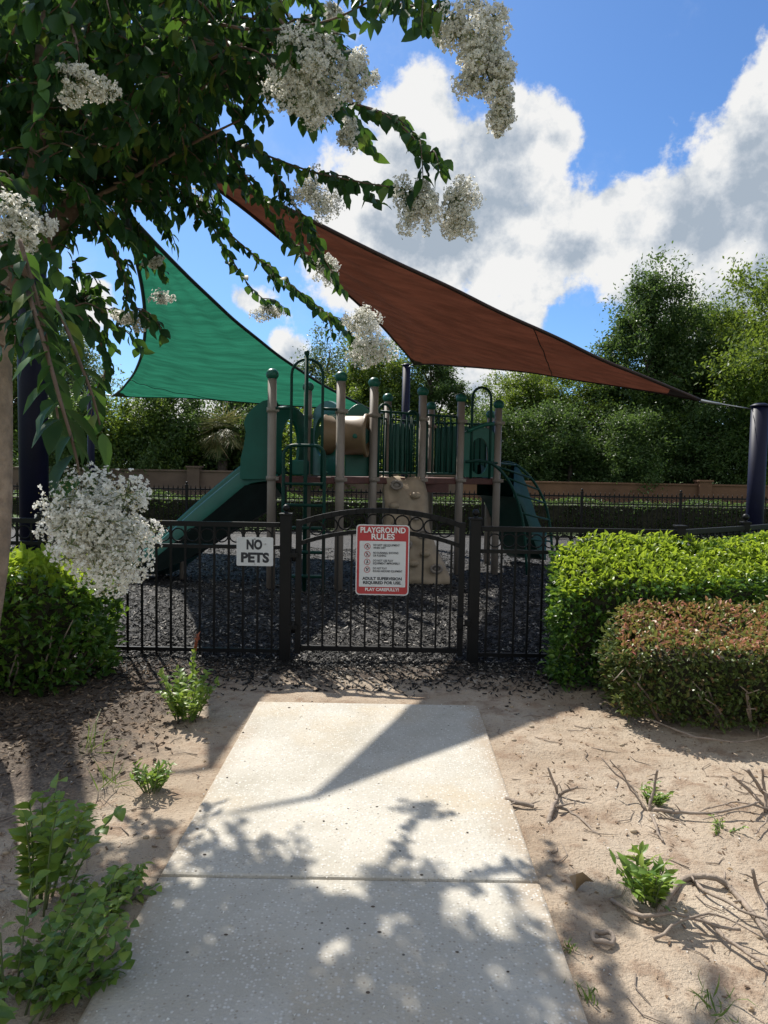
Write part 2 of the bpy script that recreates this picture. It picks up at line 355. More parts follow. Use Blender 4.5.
# ------------------------------------------------------------------ ground sheets
def hgt(x, y):          # lawn rises to a low bank behind the play area
    t = min(max((y - 18.3) / 4.0, 0), 1); t = t * t * (3 - 2 * t)
    return -0.06 + 0.62 * t
def ground_mat():
    m = bpy.data.materials.new('lawn'); nt = nodes_of(m); out = N(nt, 'ShaderNodeOutputMaterial'); b = N(nt, 'ShaderNodeBsdfPrincipled', Roughness=0.9)
    tc = N(nt, 'ShaderNodeTexCoord'); n = N(nt, 'ShaderNodeTexNoise', Scale=1.1, Detail=8.0, Roughness=0.7); L(nt, tc.outputs['Object'], n.inputs['Vector'])
    n2 = N(nt, 'ShaderNodeTexNoise', Scale=45.0, Detail=4.0); L(nt, tc.outputs['Object'], n2.inputs['Vector'])
    c = ramp(nt, [(0.3, (0.07, 0.12, 0.03)), (0.55, (0.12, 0.17, 0.045)), (0.75, (0.19, 0.20, 0.08))], n.outputs['Fac']).outputs[0]
    L(nt, mixc(nt, smooth(nt, n2.outputs['Fac'], .35, .7), c, (0.05, 0.085, 0.025)), b.inputs['Base Color'])
    bp = N(nt, 'ShaderNodeBump', Strength=0.8, Distance=0.05); L(nt, n2.outputs['Fac'], bp.inputs['Height']); L(nt, bp.outputs[0], b.inputs['Normal'])
    L(nt, b.outputs[0], out.inputs[0]); return m
g = MB()
xs = [-600, -200, -80, -40] + list(np.linspace(-24, 24, 25)) + [40, 80, 200, 600]
ys = [-600, -200, -60, -20, -6, 0, 6, 12, 17, 18.3] + list(np.linspace(18.8, 22.4, 10)) + [26, 32, 40, 60, 120, 300, 900]
g.grid([[(x, y, hgt(x, y)) for x in xs] for y in ys])
tag(g.build('ground', ground_mat()), kind='structure')

def soil_h(x, y):
    v = mnoise.noise(Vector((x * .9, y * .9, 0))) * .026 + mnoise.noise(Vector((x * 3.1, y * 3.1, 3))) * .018 + mnoise.noise(Vector((x * 9, y * 9, 5))) * .010 + mnoise.noise(Vector((x * 23, y * 23, 9))) * .005
    dx = max(-0.86 - x, x - 0.62, 0)
    k = min(dx / 0.25, 1) if y < 4.66 else 1
    v = v * (0.35 + 0.65 * k) + 0.022 * (1 - min(dx / .5, 1)) * (0 if y > 4.9 else 1) * .3
    if x > 1.2 and y > 3.6: v += 0.05 * min((x - 1.2), 1) * min((y - 3.6), 1)
    return v
def soil_mat():
    m = bpy.data.materials.new('sandy_soil'); nt = nodes_of(m); out = N(nt, 'ShaderNodeOutputMaterial'); b = N(nt, 'ShaderNodeBsdfPrincipled', Roughness=0.95)
    b.inputs['Specular IOR Level'].default_value = 0.15
    tc = N(nt, 'ShaderNodeTexCoord'); V = tc.outputs['Object']
    def nz(s, d=8.0, r=0.65):
        n = N(nt, 'ShaderNodeTexNoise', Scale=s, Detail=d, Roughness=r); L(nt, V, n.inputs['Vector']); return n.outputs['Fac']
    a = nz(1.3); b2 = nz(6.0); c = nz(70.0, 3.0); d = nz(260.0, 2.0)
    col = ramp(nt, [(0.3, (0.29, 0.215, 0.15)), (0.5, (0.40, 0.32, 0.24)), (0.72, (0.50, 0.425, 0.335))], a).outputs[0]
    col = mixc(nt, smooth(nt, b2, 0.48, 0.66, 0, .7), col, (0.23, 0.15, 0.10))
    col = mixc(nt, smooth(nt, c, 0.56, 0.72, 0, .8), col, (0.14, 0.09, 0.06))
    col = mixc(nt, smooth(nt, d, 0.55, 0.75, 0, .5), col, (0.60, 0.52, 0.43))
    sp = N(nt, 'ShaderNodeSeparateXYZ'); L(nt, V, sp.inputs[0])
    # mulch and litter along the fence; at left, bush and crown shadow painted in too
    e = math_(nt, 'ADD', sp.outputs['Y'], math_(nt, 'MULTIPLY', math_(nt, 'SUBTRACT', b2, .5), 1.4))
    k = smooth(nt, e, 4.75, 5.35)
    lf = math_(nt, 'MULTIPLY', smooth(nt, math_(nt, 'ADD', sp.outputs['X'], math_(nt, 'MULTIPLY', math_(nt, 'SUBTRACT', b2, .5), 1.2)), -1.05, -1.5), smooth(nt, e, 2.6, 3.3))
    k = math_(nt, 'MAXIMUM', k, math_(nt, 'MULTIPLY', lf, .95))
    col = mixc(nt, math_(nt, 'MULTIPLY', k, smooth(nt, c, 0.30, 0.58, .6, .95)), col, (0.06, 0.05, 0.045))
    L(nt, col, b.inputs['Base Color'])
    hsum = math_(nt, 'ADD', math_(nt, 'MULTIPLY', b2, 1.0), math_(nt, 'ADD', math_(nt, 'MULTIPLY', c, .35), math_(nt, 'MULTIPLY', d, .12)))
    bp = N(nt, 'ShaderNodeBump', Strength=0.9, Distance=0.035); L(nt, hsum, bp.inputs['Height']); L(nt, bp.outputs[0], b.inputs['Normal'])
    L(nt, b.outputs[0], out.inputs[0]); return m
g = MB()
xs = np.linspace(-5.5, 5.5, 276); ys = np.linspace(-1.5, 5.62, 190)
g.grid([[(x, y, soil_h(x, y)) for x in xs] for y in ys])
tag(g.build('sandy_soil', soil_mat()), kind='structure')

def mulch_mat(name='rubber_mulch'):
    m = bpy.data.materials.new(name); nt = nodes_of(m); out = N(nt, 'ShaderNodeOutputMaterial'); b = N(nt, 'ShaderNodeBsdfPrincipled', Roughness=0.75)
    tc = N(nt, 'ShaderNodeTexCoord'); V = tc.outputs['Object']
    mp = N(nt, 'ShaderNodeMapping'); mp.inputs['Scale'].default_value = (1, 1, 1); L(nt, V, mp.inputs[0])
    vo = N(nt, 'ShaderNodeTexVoronoi', Scale=38.0); L(nt, mp.outputs[0], vo.inputs['Vector'])
    n = N(nt, 'ShaderNodeTexNoise', Scale=1.5, Detail=6.0); L(nt, V, n.inputs['Vector'])
    c = ramp(nt, [(0.0, (0.008, 0.008, 0.008)), (0.6, (0.022, 0.02, 0.02)), (1.0, (0.09, 0.083, 0.078))], vo.outputs['Color']).outputs[0]
    L(nt, mixc(nt, smooth(nt, n.outputs['Fac'], .4, .7, 0, .4), c, (0.05, 0.045, 0.04)), b.inputs['Base Color'])
    bp = N(nt, 'ShaderNodeBump', Strength=1.0, Distance=0.03); L(nt, vo.outputs['Distance'], bp.inputs['Height']); L(nt, bp.outputs[0], b.inputs['Normal'])
    L(nt, b.outputs[0], out.inputs[0]); return m
g = MB()
xs = np.linspace(-9, 10, 160); ys = np.linspace(5.30, 17.4, 110)
def mul_h(x, y):
    k = min(max((y - 5.3) / .5, 0), 1)
    return -0.03 * (1 - k) + 0.012 * k + mnoise.noise(Vector((x * .8, y * .8, 12))) * .03 * k + mnoise.noise(Vector((x * 3, y * 3, 2))) * .014
g.grid([[(x, y, mul_h(x, y)) for x in xs] for y in ys])
tag(g.build('mulch_bed', mulch_mat()), kind='structure')
# loose rubber chips
def chips(n, fx, name, m, lo, hi, kind='stuff', zf=None):
    ctr = fx(n); n = len(ctr)
    a = RNG.uniform(0, 2 * np.pi, n); tilt = RNG.normal(0, .35, n)
    d = np.stack([np.cos(a), np.sin(a), tilt], 1); d = nrm(d); s = nrm(np.stack([-np.sin(a), np.cos(a), RNG.normal(0, .45, n)], 1)); u = nrm(np.cross(d, s))
    l = RNG.uniform(lo, hi, n)[:, None]; w = l * RNG.uniform(.18, .4, n)[:, None]; t = l * RNG.uniform(.1, .22, n)[:, None]
    vs = []
    for k in (-1, 1):
        for i, j in ((-1, -1), (1, -.7), (.9, 1), (-.85, .8)): vs.append(ctr + d * l * i * .5 + s * w * j * .5 + u * t * k * .5)
    V = np.stack(vs, 1)
    me = fast(name, V, [(3, 2, 1, 0), (4, 5, 6, 7), (0, 1, 5, 4), (1, 2, 6, 5), (2, 3, 7, 6), (3, 0, 4, 7)])
    return tag(link(name, me, m), kind=kind)
M['chip'] = leafmat('chip', [(0, (0.006, 0.006, 0.006)), (0.55, (0.014, 0.013, 0.012)), (0.8, (0.03, 0.028, 0.026)), (0.92, (0.15, 0.14, 0.125)), (1, (0.46, 0.42, 0.37))], (0, 0, 0), 0.0, rough=0.7, spec=.25)
M['chip_dark'] = leafmat('chip_dark', [(0, (0.03, 0.022, 0.016)), (0.6, (0.08, 0.058, 0.042)), (1, (0.26, 0.19, 0.13))], (0, 0, 0), 0.0, rough=0.85, spec=.15)
M['chip_wood'] = leafmat('chip_wood', [(0, (0.10, 0.07, 0.05)), (0.6, (0.22, 0.155, 0.11)), (1, (0.40, 0.30, 0.21))], (0, 0, 0), 0.0, rough=0.9, spec=.1)
def fx(n):
    y = 5.45 + (RNG.uniform(0, 1, n) ** 1.7) * 8.0; x = RNG.uniform(-4.5, 4.0, n) * (0.55 + y / 12)
    z = np.array([mul_h(a, b) for a, b in zip(x, y)]) + .012; return np.stack([x, y, z], 1)
chips(60000, fx, 'rubber_mulch', 'chip', .016, .048)
def fx(n):
    y = 5.62 - np.abs(RNG.normal(0, .38, n)); x = RNG.uniform(-3.4, 3.0, n); ok = ((y > 4.75) | (x < -1.0) | (x > .8)) & (y > 4.2); x, y = x[ok], y[ok]
    return np.stack([x, y, np.array([soil_h(a, b) for a, b in zip(x, y)]) + .006], 1)
chips(8200, fx, 'spilled_mulch', 'chip', .012, .042)
def fx(n):
    x = RNG.uniform(-3.6, -1.05, n); y = RNG.uniform(3.3, 5.4, n); ok = RNG.uniform(size=n) < np.clip((-1.0 - x) / .7, .05, 1) * np.clip((y - 3.2) / .5, .1, 1); x, y = x[ok], y[ok]
    return np.stack([x, y, np.array([soil_h(a, b) for a, b in zip(x, y)]) + .006], 1)
chips(5200, fx, 'mulch_scatter', 'chip_dark', .010, .04)
def fx(n):
    x = RNG.uniform(-3.2, 4.2, n); y = RNG.uniform(1.4, 5.5, n); p = np.array([mnoise.noise(Vector((a * 1.1, b * 1.1, 31))) for a, b in zip(x, y)]) + RNG.normal(0, .3, n)
    ok = (p > .12) & ((x < -.9) | (x > .66)); x, y = x[ok], y[ok]
    return np.stack([x, y, np.array([soil_h(a, b) for a, b in zip(x, y)]) + .004], 1)
chips(9000, fx, 'wood_litter', 'chip_wood', .004, .024)

# ------------------------------------------------------------------ concrete path
def concrete_mat():
    m = bpy.data.materials.new('concrete'); nt = nodes_of(m); out = N(nt, 'ShaderNodeOutputMaterial'); b = N(nt, 'ShaderNodeBsdfPrincipled', Roughness=0.85)
    b.inputs['Specular IOR Level'].default_value = 0.25
    tc = N(nt, 'ShaderNodeTexCoord'); V = tc.outputs['Object']
    def nz(s, d=8.0, r=0.6):
        n = N(nt, 'ShaderNodeTexNoise', Scale=s, Detail=d, Roughness=r); L(nt, V, n.inputs['Vector']); return n.outputs['Fac']
    col = ramp(nt, [(0.3, (0.40, 0.37, 0.31)), (0.55, (0.485, 0.455, 0.395)), (0.75, (0.55, 0.52, 0.455))], nz(2.2)).outputs[0]
    col = mixc(nt, smooth(nt, nz(0.9, 5.0), .48, .68, 0, .7), col, (0.45, 0.36, 0.24))
    col = mixc(nt, smooth(nt, nz(3.7, 9.0, .7), .54, .72, 0, .5), col, (0.36, 0.32, 0.26))
    spx = N(nt, 'ShaderNodeSeparateXYZ'); L(nt, V, spx.inputs[0]); ed = math_(nt, 'ABSOLUTE', math_(nt, 'ADD', spx.outputs[0], .12))
    ed = math_(nt, 'ADD', ed, math_(nt, 'MULTIPLY', math_(nt, 'SUBTRACT', nz(5.0), .5), .35))
    col = mixc(nt, smooth(nt, ed, .58, .76, 0, .75), col, (0.36, 0.28, 0.20))          # old rusty-tan stain
    # exposed aggregate: pale and dark grit
    v = N(nt, 'ShaderNodeTexVoronoi', Scale=85.0); L(nt, V, v.inputs['Vector'])
    vs = N(nt, 'ShaderNodeSeparateColor'); L(nt, v.outputs['Color'], vs.inputs[0])
    col = mixc(nt, math_(nt, 'MULTIPLY', smooth(nt, vs.outputs[0], .45, .95, 0, .75), smooth(nt, v.outputs['Distance'], .55, .25)), col, (0.68, 0.66, 0.62))
    col = mixc(nt, math_(nt, 'MULTIPLY', smooth(nt, vs.outputs[1], .72, .95, 0, .8), smooth(nt, v.outputs['Distance'], .5, .2)), col, (0.30, 0.26, 0.21))
    v2 = N(nt, 'ShaderNodeTexVoronoi', Scale=22.0); L(nt, V, v2.inputs['Vector'])
    vs2 = N(nt, 'ShaderNodeSeparateColor'); L(nt, v2.outputs['Color'], vs2.inputs[0])
    col = mixc(nt, math_(nt, 'MULTIPLY', smooth(nt, vs2.outputs[0], .84, .88), smooth(nt, v2.outputs['Distance'], .15, .08)), col, (0.11, 0.10, 0.085))
    col = mixc(nt, smooth(nt, nz(190.0, 2.0), .6, .72, 0, .45), col, (0.26, 0.23, 0.19))
    L(nt, col, b.inputs['Base Color'])
    hs = math_(nt, 'ADD', math_(nt, 'MULTIPLY', v.outputs['Distance'], -.5), nz(120.0, 4.0))
    bp = N(nt, 'ShaderNodeBump', Strength=0.45, Distance=0.008); L(nt, hs, bp.inputs['Height']); L(nt, bp.outputs[0], b.inputs['Normal'])
    L(nt, b.outputs[0], out.inputs[0]); return m
CM = concrete_mat()
a = MB()
PZ = .032; yj = (G(164, 872, PZ).y + G(545, 884, PZ).y) / 2; yf = (G(258, 701, PZ).y + G(478, 705, PZ).y) / 2
pl0, pr0 = G(75, 1024, PZ), G(590, 1024, PZ); pl1, pr1 = G(258, 701, PZ), G(478, 705, PZ)
lx = lambda y: pl0.x + (pl1.x - pl0.x) * (y - pl0.y) / (pl1.y - pl0.y)
rx = lambda y: pr0.x + (pr1.x - pr0.x) * (y - pr0.y) / (pr1.y - pr0.y)
for y0, y1 in ((yj + .006, yf), (0.85, yj - .006), (-1.2, 0.838)):
    xl0, xr0 = lx(y0), rx(y0)
    xl1, xr1 = lx(y1), rx(y1)
    a.prism([(xl0, y0, -.08), (xr0, y0, -.08), (xr1, y1, -.08), (xl1, y1, -.08)], (0, 0, .112))
o = a.build('concrete_path', CM, bevel=.012); tag(o, kind='structure')
j = MB(); j.box((-.12, yj, -.03), (1.40, .012, .09)); tag(j.build('path_joint', 'bark_dark'), kind='structure')

# ------------------------------------------------------------------ fences
FY = 5.585; TOP = 1.115
def ring(mb, c, r, ax, t=.006):
    mb.tube([Vector(c) + ax * (r * math.cos(k * math.pi / 9)) + Vector((0, 0, r * math.sin(k * math.pi / 9))) for k in range(18)], t, 6, closed=True)
def finial(mb, c, s=1.0):
    mb.tube([(c[0], c[1], c[2]), (c[0], c[1], c[2] + .018 * s)], [.02 * s, .012 * s], 10); mb.sphere((c[0], c[1], c[2] + .042 * s), .029 * s, 12, 8)
def fence_run(root, a, b, nb, top=TOP, rings=True, pk=.016, name='picket_panel', tips=False):
    a, b = Vector((a[0], a[1], 0)), Vector((b[0], b[1], 0)); d = (b - a); ln = d.length; ax = d / ln
    mb = MB(); up = Vector((0, 0, 1))
    mb.beam(a + up * (top - .02), b + up * (top - .02), .034, .04)
    mb.beam(a + up * (top - .20), b + up * (top - .20), .028, .03)
    mb.beam(a + up * .075, b + up * .075, .028, .03)
    for k in range(nb):
        p = a + d * ((k + .5) / nb)
        mb.box((p.x, p.y, (top - .04 + .03) / 2), (pk, pk, top - .04 - .03), math.atan2(ax.y, ax.x))
    if tips:
        for k in range(nb): p = a + d * ((k + .5) / nb); mb.tube([p + up * top, p + up * (top + .08)], [.017, .004], 5)
    if rings:
        for k in range(nb + 1):
            p = a + d * (k / nb)
            if 0.04 < (p - a).length < ln - .04: ring(mb, p + up * (top - .112), .052, ax)
    return mb.build(name, 'black_metal', root)
def post(root, p, h, w=.055, fin=True, name='post'):
    mb = MB(); mb.box((p[0], p[1], h / 2 - .02), (w, w, h + .04)); mb.box((p[0], p[1], h + .008), (w + .016, w + .016, .018))
    if fin: finial(mb, (p[0], p[1], h + .016))
    return mb.build(name, 'black_metal', root, bevel=.003)
xl = (286 - 384) / F * FY; xr = (476 - 384) / F * FY
lf = thing('picket_fence', (xl, FY, 0), 'black metal picket fence left of the gate with the no pets sign on it', 'fence', 'black picket fences')
for k in range(3):
    x1 = xl - .05 - k * 1.93; fence_run(lf, (x1 - 1.86, FY), (x1, FY), 16)
    post(lf, (x1 - 1.86 - .04, FY), TOP + .03)
post(lf, (xl, FY), TOP + .06, .085)
# right side: fence runs behind the hedge to a corner and then angles away
rf = thing('picket_fence', (xr, FY, 0), 'black metal picket fence right of the gate, running behind the green hedge and angling away', 'fence', 'black picket fences')
post(rf, (xr, FY), TOP + .05, .085)
c1 = Vector((2.37, FY, 0)); c2 = Vector((3.20, 6.18, 0)); c3 = Vector((5.0, 7.6, 0)); c4 = Vector((6.9, 9.0, 0))
fence_run(rf, (xr + .05, FY), (c1.x - .04, FY), 14); post(rf, c1, TOP + .02, .07, False)
for p, q, nb in ((c1, c2, 9), (c2, c3, 18), (c3, c4, 18)):
    e = (q - p).normalized() * .04; fence_run(rf, p + e, q - e, nb); post(rf, q, TOP + .02, .06)
# far fence
bf = thing('picket_fence', (0, 17.0, 0), 'long black picket fence along the far side of the play area', 'fence', 'black picket fences')
x = -9.6
while x < 11.5:
    fence_run(bf, (x + .04, 17.0), (x + 2.36, 17.0), 20, top=1.02, rings=True, tips=True)
    post(bf, (x, 17.0), 1.10, .06); x += 2.4

# ------------------------------------------------------------------ gate
gx0, gx1 = (296 - 384) / F * FY, (466 - 384) / F * FY; gw = gx1 - gx0
gate = thing('arched_gate', ((gx0 + gx1) / 2, FY, 0), 'closed black metal gate with arched top and ring frieze at the path end', 'gate')
def arch(x, base, rise): u = (x - gx0) / gw * 2 - 1; return base + rise * (1 - u * u) ** .9
fr = MB()
fr.box((gx0 + .024, FY, .60), (.045, .045, 1.08)); fr.box((gx1 - .024, FY, .60), (.045, .045, 1.08))
fr.box(((gx0 + gx1) / 2, FY, .105), (gw - .1, .034, .04))
n = 20
for base, rise, w, h in ((1.10, .125, .04, .04), (.935, .125, .03, .032)):
    for k in range(n):
        xa = gx0 + .02 + (gw - .04) * k / n; xb = gx0 + .02 + (gw - .04) * (k + 1) / n
        fr.beam((xa - .002, FY, arch(xa, base, rise)), (xb + .002, FY, arch(xb, base, rise)), w, h)
fr.build('gate_frame', 'black_metal', gate)
pb = MB()
for k in range(11):
    px_ = gx0 + .05 + (gw - .1) * (k + .5) / 11; zt = arch(px_, .92, .125); pb.box((px_, FY, (.10 + zt) / 2), (.016, .016, zt - .10))
pb.build('pickets', 'black_metal', gate)
rb = MB()
for k in range(12):
    px_ = gx0 + .05 + (gw - .1) * k / 11
    if k in (0, 11): continue
    ring(rb, (px_, FY, arch(px_, 1.017, .125)), .054, Vector((1, 0, 0)), .007)
rb.build('ring_frieze', 'black_metal', gate)
lt = MB(); lt.box((gx1 - .03, FY - .045, .34), (.05, .05, .10)); lt.box((gx1 + .03, FY - .048, .34), (.05, .03, .05)); lt.build('latch', 'black_metal', gate, bevel=.005)
for z in (.28, .86):
    hg = MB(); hg.tube([(gx0 - .012, FY - .03, z - .05), (gx0 - .012, FY - .03, z + .05)], .016, 8); hg.box((gx0 - .012, FY - .035, z), (.07, .018, .035)); hg.build('hinge', 'black_metal', gate)

# ------------------------------------------------------------------ signs
def rrect(w, h, r, n=5):
    pts = []
    for cx, cy, a0 in ((w / 2 - r, h / 2 - r, 0), (-w / 2 + r, h / 2 - r, 90), (-w / 2 + r, -h / 2 + r, 180), (w / 2 - r, -h / 2 + r, 270)):
        for k in range(n + 1): a = R(a0 + 90 * k / n); pts.append((cx + r * math.cos(a), cy + r * math.sin(a)))
    return pts
def plate(name, w, h, r, m, parent, c, dy, t=.002):
    mb = MB(); mb.prism([(c[0] + x, c[1] - dy, c[2] + z) for x, z in rrect(w, h, r)], (0, t, 0)); return mb.build(name, m, parent)
def put_text(body, size, c, dy, parent, m, bold=0.0, width=None, name='lettering', sx=1.0):
    me = text_mesh(body, size, bold)
    xs = [v.co.x for v in me.vertices]; k = (width / (max(xs) - min(xs))) if width else sx
    for v in me.vertices: v.co = Vector((c[0] + v.co.x * k, c[1] - dy - v.co.z, c[2] + v.co.y))
    me.flip_normals() if False else None
    return link(name, me, m, parent)
SY = FY - .022
ctr = P(255, 551.5, SY); np_ = thing('no_pets_sign', (ctr.x, SY, ctr.z), 'small white NO PETS sign with black lettering on the left fence pickets', 'sign')
plate('plate', .292, .230, .012, 'sign_white', np_, ctr, .006, .004)
put_text('NO', .104, (ctr.x - .005, ctr.y, ctr.z + .052), .0075, np_, 'sign_ink', .005, .125)
put_text('PETS', .104, (ctr.x, ctr.y, ctr.z - .052), .0075, np_, 'sign_ink', .005, .225)
for dx, dz in ((.085, .062), (0, .1), (0, -.1)): bl = MB(); bl.sphere((ctr.x + dx, ctr.y - .008, ctr.z + dz), .0065, 8, 6); bl.build('bolt', 'steel', np_)
ctr = P(382.5, 560, SY); pr = thing('playground_rules_sign', (ctr.x, SY, ctr.z), 'red and white PLAYGROUND RULES sign hung on the gate', 'sign')
w_, h_ = .425, .565
plate('plate', w_, h_, .03, 'sign_white', pr, ctr, .006, .004)
plate('red_border', w_ - .018, h_ - .018, .024, 'sign_red', pr, ctr, .0075, .001)
plate('white_panel', w_ - .055, .368, .006, 'sign_white', pr, ctr + Vector((0, 0, -.032)), .009, .001)
put_text('PLAYGROUND', .062, (ctr.x, ctr.y, ctr.z + .238), .0105, pr, 'sign_lettering', .0018, .36)
put_text('RULES', .062, (ctr.x, ctr.y, ctr.z + .186), .0105, pr, 'sign_lettering', .0018, .185)
rules = ('DO NOT USE EQUIPMENT\nWHEN WET', 'NO RUNNING, SHOVING\nOR PUSHING', 'DO NOT USE PLAY\nEQUIPMENT IMPROPERLY', 'DO NOT PLAY\nROUGH AROUND EQUIPMENT')
wid = (.21, .20, .215, .235)
for i, t in enumerate(rules):
    z = ctr.z + .108 - i * .062
    me = text_mesh(t, .0235, .0004)
    xs = [v.co.x for v in me.vertices]; x0 = min(xs); k = wid[i] / (max(xs) - x0)
    # left-align both lines by measuring each
    ys_ = [v.co.y for v in me.vertices]; my = (min(ys_) + max(ys_)) / 2
    l1 = min(v.co.x for v in me.vertices if v.co.y > my); l2 = min(v.co.x for v in me.vertices if v.co.y <= my)
    for v in me.vertices:
        q = l1 if v.co.y > my else l2
        v.co = Vector((ctr.x - .075 + (v.co.x - q) * k, ctr.y - .0105 - v.co.z, z + v.co.y))
    link('rule_text', me, 'sign_ink', pr)
    ic = MB(); cx = ctr.x - .122
    ic.tube([(cx + .023 * math.cos(a * math.pi / 10), ctr.y - .0105, z + .023 * math.sin(a * math.pi / 10)) for a in range(20)], .0022, 5, closed=True)
    if i < 2: ic.tube([(cx - .016, ctr.y - .0115, z + .016), (cx + .016, ctr.y - .0115, z - .016)], .002, 5)
    ic.build('prohibition_ring', 'sign_red', pr)
    fg = MB(); fg.sphere((cx + (.002, -.003, 0, -.006)[i], ctr.y - .0105, z + .009), .005, 8, 6)
    fg.tube([(cx - .006, ctr.y - .0105, z - .012), (cx, ctr.y - .0105, z + .004), (cx + .009, ctr.y - .0105, z - .010)], .0032, 5)
    if i == 3: fg.sphere((cx + .009, ctr.y - .0105, z + .007), .005, 8, 6)
    fg.build('pictogram', 'sign_ink', pr)
put_text('ADULT SUPERVISION', .032, (ctr.x, ctr.y, ctr.z - .150), .0105, pr, 'sign_ink', .0012, .315)
put_text('REQUIRED FOR USE.', .032, (ctr.x, ctr.y, ctr.z - .183), .0105, pr, 'sign_ink', .0012, .305)
put_text('PLAY CAREFULLY!', .034, (ctr.x, ctr.y, ctr.z - .238), .0105, pr, 'sign_lettering', .001, .27)

# ------------------------------------------------------------------ shade sails and their masts
def mast(p, h, r, label, lean=(0, 0)):
    t = thing('sail_mast', (p[0], p[1], 0), label, 'pole', 'dark steel masts of the shade sails')
    mb = MB(); mb.tube([(p[0], p[1], -.1), (p[0] + lean[0], p[1] + lean[1], h)], r, 20); mb.build('pole', 'navy_metal', t)
    cp = MB(); q = (p[0] + lean[0], p[1] + lean[1]); cp.tube([(*q, h + .002), (*q, h + .02), (*q, h + .05)], [r * 1.12, r * 1.12, r * .6], 20); cp.build('cap', 'navy_metal', t)
    fl = MB(); fl.tube([(p[0], p[1], -.06), (p[0], p[1], .03)], r * 1.35, 20); fl.build('base_flange', 'navy_metal', t)
    return t
LM = ((33.5 - 384) / F * 6.25, 6.25); RM = P(758, 450, 9.6); CMa = P(405.5, 420, 14.6); BM = P(91, 440, 15.6)
mast(LM, 4.95, .122, 'thick dark navy mast at left edge, behind the crape myrtle trunk')
mast((RM.x, RM.y), P(757, 407, 9.6).z, .112, 'dark navy mast at the right edge holding the low end of the brown sail')
mast((CMa.x, CMa.y), P(406, 366, 14.6).z, .082, 'slim dark mast rising behind the play structure deck')
mast((BM.x, BM.y), P(91, 388, 15.6).z, .075, 'slim dark mast at far left, under the corner of the green sail')

def sail(name, A, B, C, dep, sag, m, wm, label, anchors, seams, n=72):
    A, B, C = Vector(A), Vector(B), Vector(C); cen = (A + B + C) / 3
    root = thing(name, cen, label, 'shade sail', 'triangular shade sails')
    def pt(a, b, c):
        p = A * a + B * b + C * c
        for (u, v, w, d, O) in ((a, b, c, dep[0], C), (b, c, a, dep[1], A), (c, a, b, dep[2], B)):
            mid = ((A + B) if O is C else (B + C) if O is A else (C + A)) / 2
            ins = (O - mid).normalized(); k = 4 * u * v * (1 - w) ** 1.5
            p = p + ins * (d * k)
        p = p + Vector((0, 0, -sag * 27 * a * b * c))
        for (u, v, w) in ((a, b, c), (b, c, a), (c, a, b)):
            if v + w > 1e-4: p = p + Vector((0, 0, .05 * (1 - u) * math.exp(-(1 - u) * 4.5) * 3 * math.sin((v - w) / (v + w) * 13)))
        p = p + Vector((0, 0, .025 * mnoise.noise(p * .9)))
        return p
    mb = MB(); idx = {}
    for i in range(n + 1):
        for j in range(n + 1 - i):
            idx[i, j] = len(mb.v); mb.v.append(tuple(pt(1 - (i + j) / n, i / n, j / n)))
    for i in range(n):
        for j in range(n - i):
            mb.f.append((idx[i, j], idx[i + 1, j], idx[i, j + 1])); mb.sm.append(True)
            if i + j < n - 1: mb.f.append((idx[i + 1, j], idx[i + 1, j + 1], idx[i, j + 1])); mb.sm.append(True)
    mb.build('fabric', m, root)
    e = MB()
    for s in (lambda t: (1 - t, t, 0), lambda t: (0, 1 - t, t), lambda t: (t, 0, 1 - t)):
        pts = [pt(*s(k / 40)) for k in range(41)]; e.tube(pts, .022, 6)
    e.build('edge_webbing', wm, root)
    for (p0, p1) in seams: sm = MB(); sm.tube([pt(*(np.array(p0) * (1 - k / 24) + np.array(p1) * (k / 24))) + Vector((0, 0, -.004)) for k in range(25)], .007, 5); sm.build('seam', wm, root)
    for i, an in enumerate(anchors):
        X = (A, B, C)[i]; an = Vector(an)
        bc = lambda q: [tuple(np.roll([1 - q, q, 0], i)), tuple(np.roll([1 - q, 0, q], i))]
        q = 0.075; cp = MB(); g2 = []
        for r_ in range(7):
            row = []
            for s_ in range(7):
                tt = q * r_ / 6; f_ = s_ / 6; co = np.roll([1 - tt, tt * (1 - f_), tt * f_], i); row.append(pt(*co) + Vector((0, 0, -.006)))
            g2.append(row)
        cp.grid(g2); cp.build('corner_patch', wm, root)
        st = MB(); st.tube([X, X + (an - X) * .4], [.02, .014], 8); st.tube([X + (an - X) * .4, an], .008, 6); st.build('turnbuckle', 'steel', root)
    return root
A = P(166, 150, 6.35); B = P(700, 400.5, 9.5); C = P(414, 364, 14.2)
sail('brown_shade_sail', A, B, C, (.20, .45, .30), .10, 'sail_brown', 'webbing_brown', 'rust brown triangular shade sail stretched above the right of the play structure',
     ((LM[0] + .12, LM[1], 4.75), (RM.x - .1, RM.y, P(745, 409, 9.6).z), (CMa.x, CMa.y, P(406, 368, 14.6).z)), [((.40, .60, 0), (0, .62, .38))])
A = P(121, 206, 6.35); B = P(113, 396, 15.2); C = P(374, 412, 13.6)
sail('green_shade_sail', A, B, C, (.42, .25, .50), .1, 'sail_green', 'webbing', 'teal green triangular shade sail hanging over the slide on the left',
     ((LM[0] + .12, LM[1], 3.95), (BM.x, BM.y, P(91, 392, 15.6).z), (CMa.x, CMa.y, P(400, 416, 14.6).z)), [((.22, .78, 0), (0, .55, .45))])

